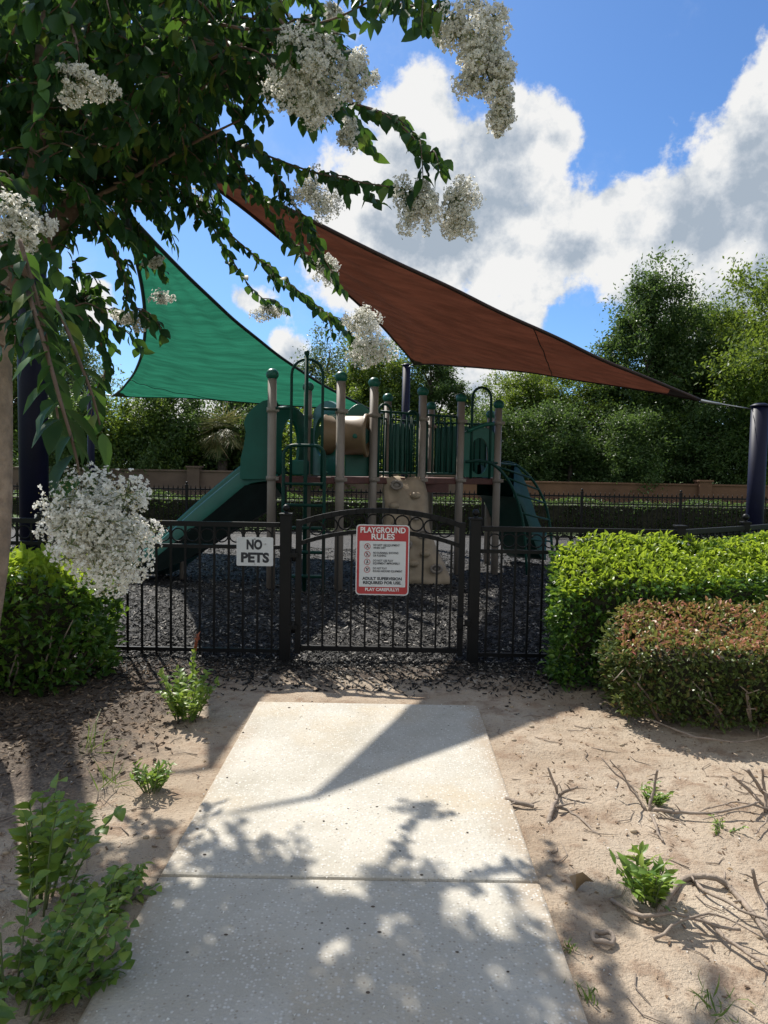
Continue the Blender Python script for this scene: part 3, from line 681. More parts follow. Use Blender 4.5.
# ------------------------------------------------------------------ play structure
ps = thing('play_structure', (0, 9.8, 0), 'green and tan playground climbing structure with decks, tube, slide and ladders behind the gate', 'play structure')
DZ = 1.45
PA, PB, PC, PD, PE, PF, PG, PH, PI, PJ = (-1.43, 8.86), (-.57, 8.92), (-1.10, 9.95), (-.16, 9.45), (.03, 11.0), (.52, 9.95), (.75, 11.6), (1.10, 10.3), (1.68, 10.5), (1.75, 11.75)
for p, zt in ((PA, 2.72), (PB, 2.71), (PC, 2.70), (PD, 2.71), (PE, 2.67), (PF, 2.66), (PG, 2.61), (PH, 2.615), (PI, 2.55), (PJ, 2.5)):
    mb = MB(); mb.tube([(*p, -.1), (*p, zt - .04)], .056, 16); o = mb.build('post', 'taupe_post', ps)
    c = MB(); c.sphere((*p, zt), .082, 16, 10, (1, 1, .92)); c.build('ball_cap', 'green_plastic', o)
    for z in (2.28, 1.42):
        k = MB(); k.tube([(*p, z - .03), (*p, z + .03)], .070, 16); k.box((p[0] + .07, p[1] - .02, z), (.05, .04, .045)); k.build('clamp', 'taupe_post', o)
def deckpoly(pts, name):
    cx = sum(p[0] for p in pts) / len(pts); cy = sum(p[1] for p in pts) / len(pts)
    mb = MB(); mb.prism([(cx + (p[0] - cx) * .985, cy + (p[1] - cy) * .985, DZ - .09) for p in pts], (0, 0, .09)); return mb.build(name, 'deck', ps, bevel=.01)
deckpoly((PA, PB, PD, (-.05, 10.4), PC), 'deck'); deckpoly((PD, PF, PH, PI, PJ, PG, PE), 'deck')
def railing(a, b, z0=DZ + .06, z1=2.34, sp=.095, r=.013):
    a, b = Vector((*a, 0)), Vector((*b, 0)); d = b - a; e = d.normalized() * .075; a, b = a + e, b - e; u = Vector((0, 0, 1))
    mb = MB(); mb.tube([a + u * z1, b + u * z1], r * 1.3, 8); mb.tube([a + u * z0, b + u * z0], r * 1.3, 8); n = max(2, int((b - a).length / sp))
    for k in range(n + 1): p = a + (b - a) * (k / n); mb.tube([p + u * z0, p + u * z1], r, 6)
    return mb.build('railing', 'green_metal', ps)
railing(PD, PF); railing(PF, PH); railing(PE, PG); railing(PG, PJ); railing(PI, PJ); railing((-.12, 10.5), PE)
# hand loops at the climbing wall opening
def loop_tube(p0, p1, z0, z1, r=.018, name='hand_loop', n=10):
    p0, p1 = Vector((*p0, 0)), Vector((*p1, 0)); w = (p1 - p0).length; rad = w / 2; m_ = (p0 + p1) / 2; ax = (p1 - p0).normalized(); u = Vector((0, 0, 1))
    pts = [p0 + u * z0, p0 + u * (z0 + (z1 - rad - z0) * .5)] + [m_ - ax * rad * math.cos(math.pi * k / n) + u * (z1 - rad + rad * math.sin(math.pi * k / n)) for k in range(n + 1)] + [p1 + u * (z0 + (z1 - rad - z0) * .5), p1 + u * z0]
    mb = MB(); mb.tube(pts, r, 8); return mb.build(name, 'green_metal', ps)
loop_tube((-.09, 9.50), (.07, 9.62), DZ, 2.44); loop_tube((.30, 9.80), (.45, 9.90), DZ, 2.38)
for q in ((-.02, 9.55), (.10, 9.64), (.36, 9.83)):
    mb = MB(); mb.tube([(*q, DZ), (*q, 2.3)], .012, 6); mb.build('baluster', 'green_metal', ps)
loop_tube((1.27, 10.36), (1.56, 10.46), DZ, 2.79, .02, 'entry_hoop')
# panel with an arched opening at the right end
def panel(a, b, prof, thick, m, name, hole=None):
    """upright board between posts a and b; prof = [(s,z)...] with s 0..1 along a->b; hole=(s,z,rs,rz)"""
    a, b = Vector((*a, 0)), Vector((*b, 0)); d = b - a; nrm_ = Vector((-d.y, d.x, 0)).normalized() * thick
    if not hole:
        mb = MB(); mb.prism([a + d * s + Vector((0, 0, z)) for s, z in prof], nrm_); return mb.build(name, m, ps, bevel=.008)
    # ring of quads between outline (resampled by angle) and elliptical hole
    s0, z0, rs, rz = hole; n = 48; L_ = d.length; inn, outl = [], []
    for k in range(n):
        an = 2 * math.pi * k / n; dx, dz = math.cos(an), math.sin(an); inn.append((s0 + rs * dx / L_, z0 + rz * dz)); best = None
        for i in range(len(prof)):
            (x1, y1), (x2, y2) = [((s - s0) * L_, z - z0) for s, z in (prof[i], prof[(i + 1) % len(prof)])]
            det = dx * (y1 - y2) - dz * (x1 - x2)
            if abs(det) < 1e-9: continue
            t = (x1 * (y1 - y2) - y1 * (x1 - x2)) / det; w = (dx * y1 - dz * x1) / det
            if t > 0 and -1e-6 <= w <= 1 + 1e-6: best = t if best is None else min(best, t)
        outl.append((s0 + best * dx / L_, z0 + best * dz))
    mk = lambda q, o: a + d * q[0] + Vector((0, 0, q[1])) + nrm_ * o
    vs = [mk(q, 0) for q in inn] + [mk(q, 0) for q in outl] + [mk(q, 1) for q in inn] + [mk(q, 1) for q in outl]; fs = []
    for k in range(n):
        j = (k + 1) % n; fs += [(k, j, n + j, n + k), (2 * n + j, 2 * n + k, 3 * n + k, 3 * n + j), (j, k, 2 * n + k, 2 * n + j), (n + k, n + j, 3 * n + j, 3 * n + k)]
    mb = MB(); mb.add(vs, fs); return mb.build(name, m, ps)
def archprof(z0, z1, rise, s0=0.0, s1=1.0, n=12): return [(s0, z0), (s1, z0)] + [(s1 + (s0 - s1) * k / n, z1 + rise * math.sin(math.pi * k / n)) for k in range(n + 1)]
panel((1.15, 10.32), (1.64, 10.485), archprof(DZ + .02, 2.12, .10, 0, 1), .035, 'green_plastic', 'arched_panel', hole=(.5, 1.78, .16, .27))
hb = MB(); hb.tube([(1.20 + .40 * k / 10, 10.28 + .13 * k / 10, 2.14 + .12 * math.sin(math.pi * k / 20)) for k in range(11)], .03, 8); hb.build('panel_trim', 'green_plastic', ps)
panel(PG, PJ, archprof(DZ + .05, 2.25, .05, .08, .92), .03, 'green_plastic', 'barrier_panel')
panel(PE, (.42, 11.33), archprof(DZ + .05, 2.25, .04, .12, .95), .03, 'green_plastic', 'barrier_panel')
# crawl tube with its two boards
panel((-1.02, 9.86), (-.60, 9.06), archprof(DZ + .01, 2.36, .10, .02, .97), .045, 'green_plastic', 'tube_panel', hole=(.38, 1.99, .27, .27))
panel((-.53, 9.42), (-.18, 9.52), archprof(DZ + .01, 2.30, .13, 0, 1), .045, 'green_plastic', 'tube_panel')
tb = MB(); ax0, ax1 = Vector((-.80, 9.34, 2.0)), Vector((-.23, 9.28, 2.0)); nseg = 24; t0 = (ax1 - ax0).normalized(); uu = Vector((0, 0, 1)); ww = t0.cross(uu)
g2 = []
for s_, r_ in ((0, .27), (.03, .27), (.06, .255), (.9, .255), (.93, .285), (1, .285), (1, .24), (.5, .24), (0, .24)):
    g2.append([ax0 + (ax1 - ax0) * s_ + (uu * math.cos(2 * math.pi * k / nseg) + ww * math.sin(2 * math.pi * k / nseg)) * r_ for k in range(nseg + 1)])
tb.grid(g2); tube_o = tb.build('crawl_tube', 'tan_plastic', ps)
for s_ in (.35, .72): ph = MB(); ph.sphere(tuple(ax0 + (ax1 - ax0) * s_ + Vector((0, -.25, -.02))), .034, 12, 8, (1, .35, 1)); ph.build('porthole', 'green_plastic', tube_o)
# ladder in front of the left deck
lx0, lx1, ly = -1.235, -.735, 8.55
loop_tube((lx0, ly), (lx1, ly), 0, 1.83, .021, 'ladder_rail') if False else None
mb = MB(); rr = .13
pts = [(lx0, ly, -.05), (lx0, ly, 1.2)] + [(lx0 + rr - rr * math.cos(k * math.pi / 12), ly, 1.70 + rr * math.sin(k * math.pi / 12)) for k in range(7)] + [(lx1 - rr + rr * math.sin(k * math.pi / 12), ly, 1.70 + rr * math.cos(k * math.pi / 12)) for k in range(7)] + [(lx1, ly, 1.2), (lx1, ly, -.05)]
mb.tube(pts, .021, 8); mb.build('ladder_rail', 'green_metal', ps)
for z in (.22, .52, .82, 1.10, 1.36):
    mb = MB(); mb.tube([(lx0, ly, z), (lx1, ly, z)], .017, 8); mb.box(((lx0 + lx1) / 2, ly + .02, z + .01), (.46, .09, .018)); mb.build('rung', 'green_metal', ps)
mb = MB()
for q in (lx0, lx1): mb.tube([(q, ly, 1.5), (q + .0, 8.86, 1.5)], .017, 8)
mb.build('ladder_bracket', 'green_metal', ps)
loop_tube((-1.18, 8.80), (-.79, 8.80), 1.30, 2.91, .018, 'entry_hoop')
mb = MB(); mb.tube([(-.985, 8.72, -.1), (-.985, 8.72, 2.96)], .026, 10); mb.sphere((-.985, 8.72, 2.97), .035); mb.build('fire_pole', 'green_metal', ps)
mb = MB(); mb.tube([(-1.40, 8.83, 2.3), (-1.18, 8.80, 2.3)], .018, 8); mb.tube([(-.79, 8.80, 2.3), (-.60, 8.88, 2.3)], .018, 8); mb.build('hoop_bracket', 'green_metal', ps)
mb = MB(); mb.box((-1.12, 9.2, 1.56), (.22, .35, .2)); mb.build('seat_box', 'green_plastic', ps, bevel=.02)
# slide on the left with its hood
sl = MB(); prof = [(-1.46, 1.45), (-1.75, 1.40), (-1.95, 1.26), (-2.4, .88), (-2.85, .48), (-3.1, .32), (-3.35, .26), (-3.62, .25)]
cp = spline([(x_, 0, z_) for x_, z_ in prof], 30)
rows = []
for i, p in enumerate(cp):
    t = (cp[min(i + 1, 29)] - cp[max(i - 1, 0)]).normalized(); nn = Vector((-t.z, 0, t.x)); nn = nn if nn.z > 0 else -nn
    yc = 9.38 + (-1.46 - p.x) * .09; hw = .30; wl = .26 * min(1, .3 + i / 6) * (1 if i < 25 else .75)
    row = []
    for yy, hh in ((-hw - .07, -.06), (-hw - .07, wl * .45), (-hw - .02, wl * .45 + .02), (-hw, wl * .45 - .01), (-hw + .03, .03), (-hw + .10, 0), (0, -.015), (hw - .10, 0), (hw - .03, .03), (hw, wl - .01), (hw + .02, wl + .02), (hw + .07, wl), (hw + .07, -.30 if i < 24 else -.12)):
        row.append(Vector((p.x, yc + yy, p.z)) + nn * hh)
    row.append(row[0].copy()); rows.append(row)
sl.grid(rows); slide = sl.build('slide', 'green_plastic', ps)
def hoodside(Y, dy):
    o = [(270, 400), (263, 401), (254, 407), (247, 415), (244, 423), (246, 432), (244, 446), (241, 458), (240, 479), (271, 479)]
    return [P(x_, y_, 9.0) + Vector((0, Y - 9.0, 0)) for x_, y_ in o]
hd = MB(); hd.prism(hoodside(8.98, 0), (0, .05, 0)); hd.prism(hoodside(9.80, 0), (0, .05, 0)); h0 = hoodside(9.03, 0)
hd.grid([[p + Vector((0, .77 * s_, 0.05 * math.sin(math.pi * s_) if i < 2 else 0)) for i, p in enumerate(h0[:4])] for s_ in (0, .25, .5, .75, 1)])
hd.build('slide_hood', 'green_plastic', ps)
panel((-1.40, 8.98), (-1.13, 9.86), archprof(DZ + .02, 2.30, .08, .03, .97), .04, 'green_plastic', 'slide_panel', hole=(.5, 1.85, .28, .36))
panel((-1.10, 9.90), (-.60, 10.1), archprof(DZ + .02, 2.10, .06, 0, 1), .035, 'green_plastic', 'back_panel', hole=(.5, 1.85, .14, .22))
us = MB(); us.prism([(-1.49, 9.015, 1.36), (-1.80, 9.025, 1.32), (-2.2, 9.06, .98), (-3.0, 9.13, .34), (-3.3, 9.16, .22), (-3.05, 9.13, .12), (-2.55, 9.09, .34), (-2.0, 9.05, .70), (-1.49, 9.015, 1.0)], (0, .62, 0)); us.build('underside_shade', 'slide_shade', ps)  # dark skirt shaped to stand in for deep shade under the slide
lg = MB(); lg.tube([(-2.75, 9.5, 0), (-2.75, 9.5, .5)], .03, 8); lg.build('slide_leg', 'taupe_post', ps)
# climbing wall
rows = []; nr, ncl = 22, 10
for i in range(nr + 1):
    t = i / nr
    xa = -.06 + t * .18 + .04 * math.sin(t * 9); xb = .50 + t * .38 + .05 * math.sin(t * 7 + 1)
    y0 = 9.72 - .50 * t - .07 * math.sin(t * 5); z = 1.46 - 1.42 * t
    row = []
    for j in range(ncl + 1):
        s_ = j / ncl; edge = .07 * (abs(2 * s_ - 1) ** 4)
        row.append(Vector((xa + (xb - xa) * s_, y0 + .33 * (s_ - .5) * (1 - t) + edge + mnoise.noise(Vector((s_ * 3, t * 6, 4))) * .12, z + mnoise.noise(Vector((s_ * 4, t * 5, 9))) * .02)))
    rows.append(row)
cw = MB(); cw.grid(rows); cwo = cw.build('climbing_wall', 'rock_plastic', ps); sm_ = cwo.modifiers.new('thick', 'SOLIDIFY'); sm_.thickness = .06; sm_.offset = 1
random.seed(3)
for t, s_, kind in ((.12, .3, 0), (.2, .75, 1), (.3, .25, 1), (.38, .7, 0), (.48, .3, 1), (.56, .8, 0), (.64, .45, 0), (.72, .2, 1), (.75, .75, 1), (.86, .45, 1), (.9, .85, 0)):
    p = rows[int(t * nr)][int(s_ * ncl)] + Vector((0, -.06, .01)); mb = MB()
    if kind: mb.sphere(p, .062, 12, 8, (1.2, .75, .8)); mb.build('hand_hold', 'rock_plastic', cwo)
    else:
        mb.tube([p + Vector((.07 * math.cos(k * math.pi / 8), 0, .05 * math.sin(k * math.pi / 8))) for k in range(16)], .02, 8, closed=True); mb.sphere(p + Vector((0, .02, 0)), .05, 10, 6, (1.1, .3, .8)); mb.build('foot_hole', 'taupe_post', cwo)
# arched ladder at the right end
ra = spline([P(465, 462, 10.1), P(480, 461, 10.1), P(494, 465, 10.1), P(508, 480, 10.15), P(518, 502, 10.2), P(524, 530, 10.2), P(527, 575, 10.2)], 24)
rb_ = spline([P(502, 462, 10.9), P(516, 465, 10.9), P(530, 477, 10.9), P(540, 492, 10.95), P(547, 510, 11.0), P(551, 535, 11.0), P(553, 567, 11.0)], 24)
mb = MB(); mb.tube(ra, .021, 8); mb.build('arch_rail', 'green_metal', ps); mb = MB(); mb.tube(rb_, .021, 8); mb.build('arch_rail', 'green_metal', ps)
for k in (4, 8, 11, 14, 17, 20):
    mb = MB(); mb.tube([ra[k], rb_[k]], .016, 8); mb.build('rung', 'green_metal', ps)
# rear slide on the right
sl = MB(); rows = []
for k in range(16):
    t = k / 15; p = Vector((1.75 + .75 * t, 11.1 + .9 * t, 1.42 - 1.1 * (t * t * (3 - 2 * t)))); row = []
    for yy, hh in ((-.34, -.25), (-.34, .24), (-.28, .24), (-.24, .0), (.24, 0), (.28, .24), (.34, .24), (.34, -.25), (-.34, -.25)): row.append(p + Vector((-yy * .75, yy * .66, hh)))
    rows.append(row)
sl.grid(rows, True); sl.build('slide', 'green_metal', ps)
mb = MB(); mb.box((.55, 10.35, 1.30), (.75, .5, .12)); mb.build('deck_beam', 'deck', ps)

# ------------------------------------------------------------------ walls behind
def wall(x0, x1, y, z0, z1, m, label, pillars):
    t = thing('garden_wall', ((x0 + x1) / 2, y, z0), label, 'wall', 'low walls behind the play area')
    mb = MB(); mb.box(((x0 + x1) / 2, y, (z0 - .3 + z1) / 2), (x1 - x0, .2, z1 - z0 + .3)); mb.build('wall_body', m, t)
    mb = MB(); mb.box(((x0 + x1) / 2, y, z1 + .032), (x1 - x0 + .02, .28, .06)); mb.build('coping', m, t, bevel=.01)
    for px_ in pillars:
        mb = MB(); mb.box((px_, y - .03, (z0 - .3 + z1 + .14) / 2), (.42, .42, z1 - z0 + .44)); mb.box((px_, y - .03, z1 + .17), (.5, .5, .06)); mb.build('pillar', m, t, bevel=.01)
    return t
wall(-16.0, 2.5, 24.0, .56, 1.37, 'stucco_grey', 'low grey-brown wall behind the slide and the far fence', (-12, -6.5, -1.5))
wall(2.7, 20.0, 24.0, .56, 1.20, 'stucco', 'low tan wall beyond the far fence at right', (10.9, 16.5))

# ------------------------------------------------------------------ background trees
def crown_mesh(name, lobes, nclump, per, leaf, m, spread=.42, seed=1, droop=.25, core=0.55):
    global RNG
    RNG = np.random.default_rng(seed); V = []
    w = np.array([l[3] * l[4] * l[5] for l in lobes]) ** .66; w = w / w.sum()
    for l, ww in zip(lobes, w):
        k = max(3, int(nclump * ww)); d = rdir(k); r = RNG.uniform(core, 1.0, k) ** .6 * (1 + .22 * RNG.normal(size=k))
        cc = np.array(l[:3]) + d * np.array(l[3:6]) * r[:, None]
        for c, dd in zip(cc, d):
            sz = spread * RNG.uniform(.55, 1.5); n = int(per * RNG.uniform(.5, 1.5))
            ax = nrm(dd + RNG.normal(0, .5, 3) + np.array([0, 0, -.15])); p = c + RNG.normal(size=(n, 3)) * sz * .45 + ax * RNG.uniform(-.6, 1.1, (n, 1)) * sz
            dr = nrm(rdir(n) + ax * .5 + np.array([0, 0, -droop])); up = nrm(rdir(n) * .8 + np.array([0, 0, .8]))
            V.append(diamonds(p, dr, up, leaf * RNG.uniform(.6, 1.4, n), leaf * RNG.uniform(.3, .65, n)))
    return fast(name, np.concatenate(V), D4)
def trunk_mesh(name, h, r, lobes, seed=1):
    random.seed(seed); mb = MB(); top = Vector((random.uniform(-.3, .3), random.uniform(-.3, .3), h))
    mid = top * .5 + Vector((random.uniform(-.2, .2), random.uniform(-.2, .2), 0))
    mb.tube(spline([(0, 0, -.3), mid, top], 9), [r * (1.25 - .07 * k) for k in range(9)], 9)
    for l in lobes:
        e = Vector(l[:3]) + Vector((0, 0, l[5] * .4)); s0 = mid.lerp(top, random.uniform(.2, 1)); m1 = s0.lerp(e, .5) + Vector((random.uniform(-.3, .3), random.uniform(-.3, .3), random.uniform(-.1, .4)))
        mb.tube(spline([s0, m1, e], 7), [r * .55 * (1 - .13 * k) for k in range(7)], 6)
        for _ in range(3):
            q = Vector((random.uniform(-1, 1) * l[3], random.uniform(-1, 1) * l[4], random.uniform(-.6, 1) * l[5])) * .8 + Vector(l[:3]); mb.tube([m1.lerp(e, .5), (m1.lerp(e, .5) + q) / 2 + Vector((0, 0, .15)), q], [r * .2, r * .13, r * .05], 5)
    return mb.mesh(name)
KINDS = {}
def kind(key, lobes, h, r, nclump, per, leaf, m, seed, **k):
    KINDS[key] = (trunk_mesh('trunk', h, r, lobes, seed), crown_mesh('crown', lobes, nclump, per, leaf, m, seed=seed, **k), m)
# unit trees about 8 m tall
kind('broad', [(0, 0, 4.2, 2.6, 2.2, 2.0), (-1.6, .2, 3.2, 1.8, 1.7, 1.6), (1.7, -.2, 3.4, 1.7, 1.7, 1.7), (.4, 0, 6.0, 1.7, 1.6, 1.5), (-.8, 0, 5.4, 1.5, 1.4, 1.3), (0, -.6, 2.0, 2.3, 1.6, 1.5)], 4.0, .2, 270, 230, .14, 'leaf_tree', 11)
kind('tall', [(0, 0, 4.0, 1.9, 1.8, 2.2), (.4, 0, 6.2, 1.3, 1.3, 1.5), (-.7, .1, 5.2, 1.2, 1.1, 1.3), (1.2, 0, 4.6, 1.2, 1.2, 1.3), (.1, 0, 7.5, .7, .7, .9), (-1.2, 0, 3.2, 1.3, 1.3, 1.4), (.6, -.3, 2.0, 1.7, 1.4, 1.4)], 5.0, .18, 270, 230, .135, 'leaf_tree_dark', 12, spread=.40)
kind('wispy', [(0, 0, 4.6, 1.5, 1.5, 1.8), (.8, 0, 5.8, 1.0, 1.0, 1.3), (-.8, 0, 5.6, .9, .9, 1.2), (.2, 0, 7.2, .8, .8, 1.0), (-1.3, 0, 4.0, .9, .9, 1.1), (1.4, 0, 4.4, .9, .9, 1.0), (0, 0, 2.6, 1.6, 1.3, 1.2)], 5.0, .15, 280, 60, .16, 'leaf_tree_grey', 13, spread=.5)
kind('shrub', [(0, 0, 1.2, 1.5, 1.2, 1.1), (-1.0, 0, 1.0, 1.1, 1.0, .95), (1.0, 0, 1.1, 1.1, 1.0, 1.0), (.2, 0, 2.0, 1.1, 1.0, .9)], 1.4, .09, 170, 150, .125, 'leaf_tree', 14, spread=.36)
kind('thicket', [(0, 0, 1.5, 1.6, 1.3, 1.4), (-1.1, 0, 1.2, 1.2, 1.0, 1.2), (1.1, 0, 1.3, 1.2, 1.0, 1.2), (-.3, 0, 2.7, 1.2, 1.0, 1.0)], 1.8, .1, 180, 190, .13, 'leaf_tree_dark', 15, spread=.4)
first = set()
def tree(key, px, Y, top, label, sx=1.0, rz=0.0, name='tree', z0=.5, cat='tree', group='trees behind the walls'):
    tm, cm, m = KINDS[key]; base = P(px, 470, Y); hh = max(v.co.z for v in cm.vertices) if key not in first else KH[key]
    first.add(key); KH[key] = hh
    s = (P(px, top, Y).z - z0) / hh
    t = thing(name, (base.x, Y, z0), label, cat, group); t.rotation_euler.z = rz; t.scale = (s * sx, s * sx, s)
    for nm, me, mm in (('trunk', tm, 'bark_dark'), ('crown', cm, m)):
        o = bpy.data.objects.new(nm, me); COL.objects.link(o); o.parent = t
        if not me.materials: me.materials.append(M[mm])
    return t
KH = {}
tree('tall', 648, 29, 236, 'tallest dark green tree behind the tan wall, right of the brown sail', .95, .4)
tree('broad', 775, 27, 238, 'big leafy tree at the right edge behind the navy mast', .9, 1.1)
tree('broad', 706, 31, 285, 'mid green tree between the tallest tree and the right edge tree', .85, 2.0)
tree('broad', 585, 29, 356, 'sunlit bushy tree just right of the entry hoop, under the brown sail', 1.25, 2.6)
tree('broad', 520, 30, 358, 'light green bushy tree behind the arched ladder', 1.2, .9)
tree('tall', 430, 31, 330, 'dark tree behind the railing, right of the slim mast', 1.2, 3.3)
tree('broad', 378, 32, 330, 'tree behind the play structure under the brown sail corner', 1.1, 4.1)
tree('wispy', 325, 33, 318, 'thin grey-green tree above the fire pole hoop', 1.0, .2)
tree('thicket', 560, 26.3, 392, 'dark thicket above the tan wall, behind the arched ladder', 1.1, .3, 'shrub', cat='shrub', group='shrubs along the walls')
tree('thicket', 625, 26.0, 400, 'dark shrub above the tan wall, below the brown sail tip', 1.1, 1.4, 'shrub', cat='shrub', group='shrubs along the walls')
tree('thicket', 695, 26.2, 392, 'dark shrub left of the navy mast, above the wall pillar', 1.1, 2.5, 'shrub', cat='shrub', group='shrubs along the walls')
tree('shrub', 770, 26.0, 420, 'leafy shrub behind the navy mast', 1.1, .6, 'shrub', cat='shrub', group='shrubs along the walls')
tree('thicket', 480, 26.4, 396, 'dark shrub seen through the arched panel opening', 1.2, 3.6, 'shrub', cat='shrub', group='shrubs along the walls')
tree('shrub', 135, 26.0, 372, 'lit green shrub under the left end of the green sail', 1.05, .0, 'shrub', cat='shrub', group='shrubs along the walls')
tree('thicket', 182, 26.4, 366, 'dark green shrub above the grey wall, left of the slide', 1.0, 1.0, 'shrub', cat='shrub', group='shrubs along the walls')
tree('shrub', 300, 26.2, 388, 'green shrub seen behind the ladder deck', 1.2, 2.1, 'shrub', cat='shrub', group='shrubs along the walls')
tree('shrub', 400, 26.2, 405, 'green shrub seen behind the climbing wall railing', 1.2, 4.1, 'shrub', cat='shrub', group='shrubs along the walls')
tree('wispy', 70, 30, 300, 'pale thin tree at far left behind the hanging branch', 1.1, 2.2)
tree('broad', 20, 31, 330, 'green tree at the left edge behind the thick mast', 1.0, 5.0)
tree('thicket', 72, 25.6, 380, 'dark shrub between the left mast and the green sail corner', 1.2, 2.2, 'shrub', cat='shrub', group='shrubs along the walls')
tree('thicket', 246, 27.5, 362, 'dark shrub behind the slide hood', 1.0, 5.2, 'shrub', cat='shrub', group='shrubs along the walls')
# fan palm beside the slide hood
fp = P(222, 470, 25.4); pt_ = thing('fan_palm', (fp.x, 25.4, .5), 'fan palm with pale hanging fronds left of the slide hood', 'palm')
mb = MB(); mb.tube([(fp.x, 25.4, .3), (fp.x + .05, 25.4, 2.9)], [.2, .16], 10); mb.build('trunk', 'bark_dark', pt_)
RNG = np.random.default_rng(5); V = []
for k in range(60):
    d = rdir(1)[0]; d[2] = RNG.uniform(-.9, .8); d = d / np.linalg.norm(d); c = np.array([fp.x + .05, 25.4, 2.85]) + d * RNG.uniform(.35, .65)
    s = nrm(np.cross(d, [0, 0, 1]) + 1e-6); u = np.cross(s, d); n = 15; an = np.linspace(-1.1, 1.1, n)
    dd = np.cos(an)[:, None] * d + np.sin(an)[:, None] * s; dd[:, 2] -= .55 + RNG.uniform(-.1, .1, n)
    V.append(diamonds(np.tile(c, (n, 1)), dd, np.tile(u, (n, 1)), RNG.uniform(.5, .9, n), np.full(n, .035)))
link('crown', fast('crown', np.concatenate(V), D4), 'leaf_palm', pt_)
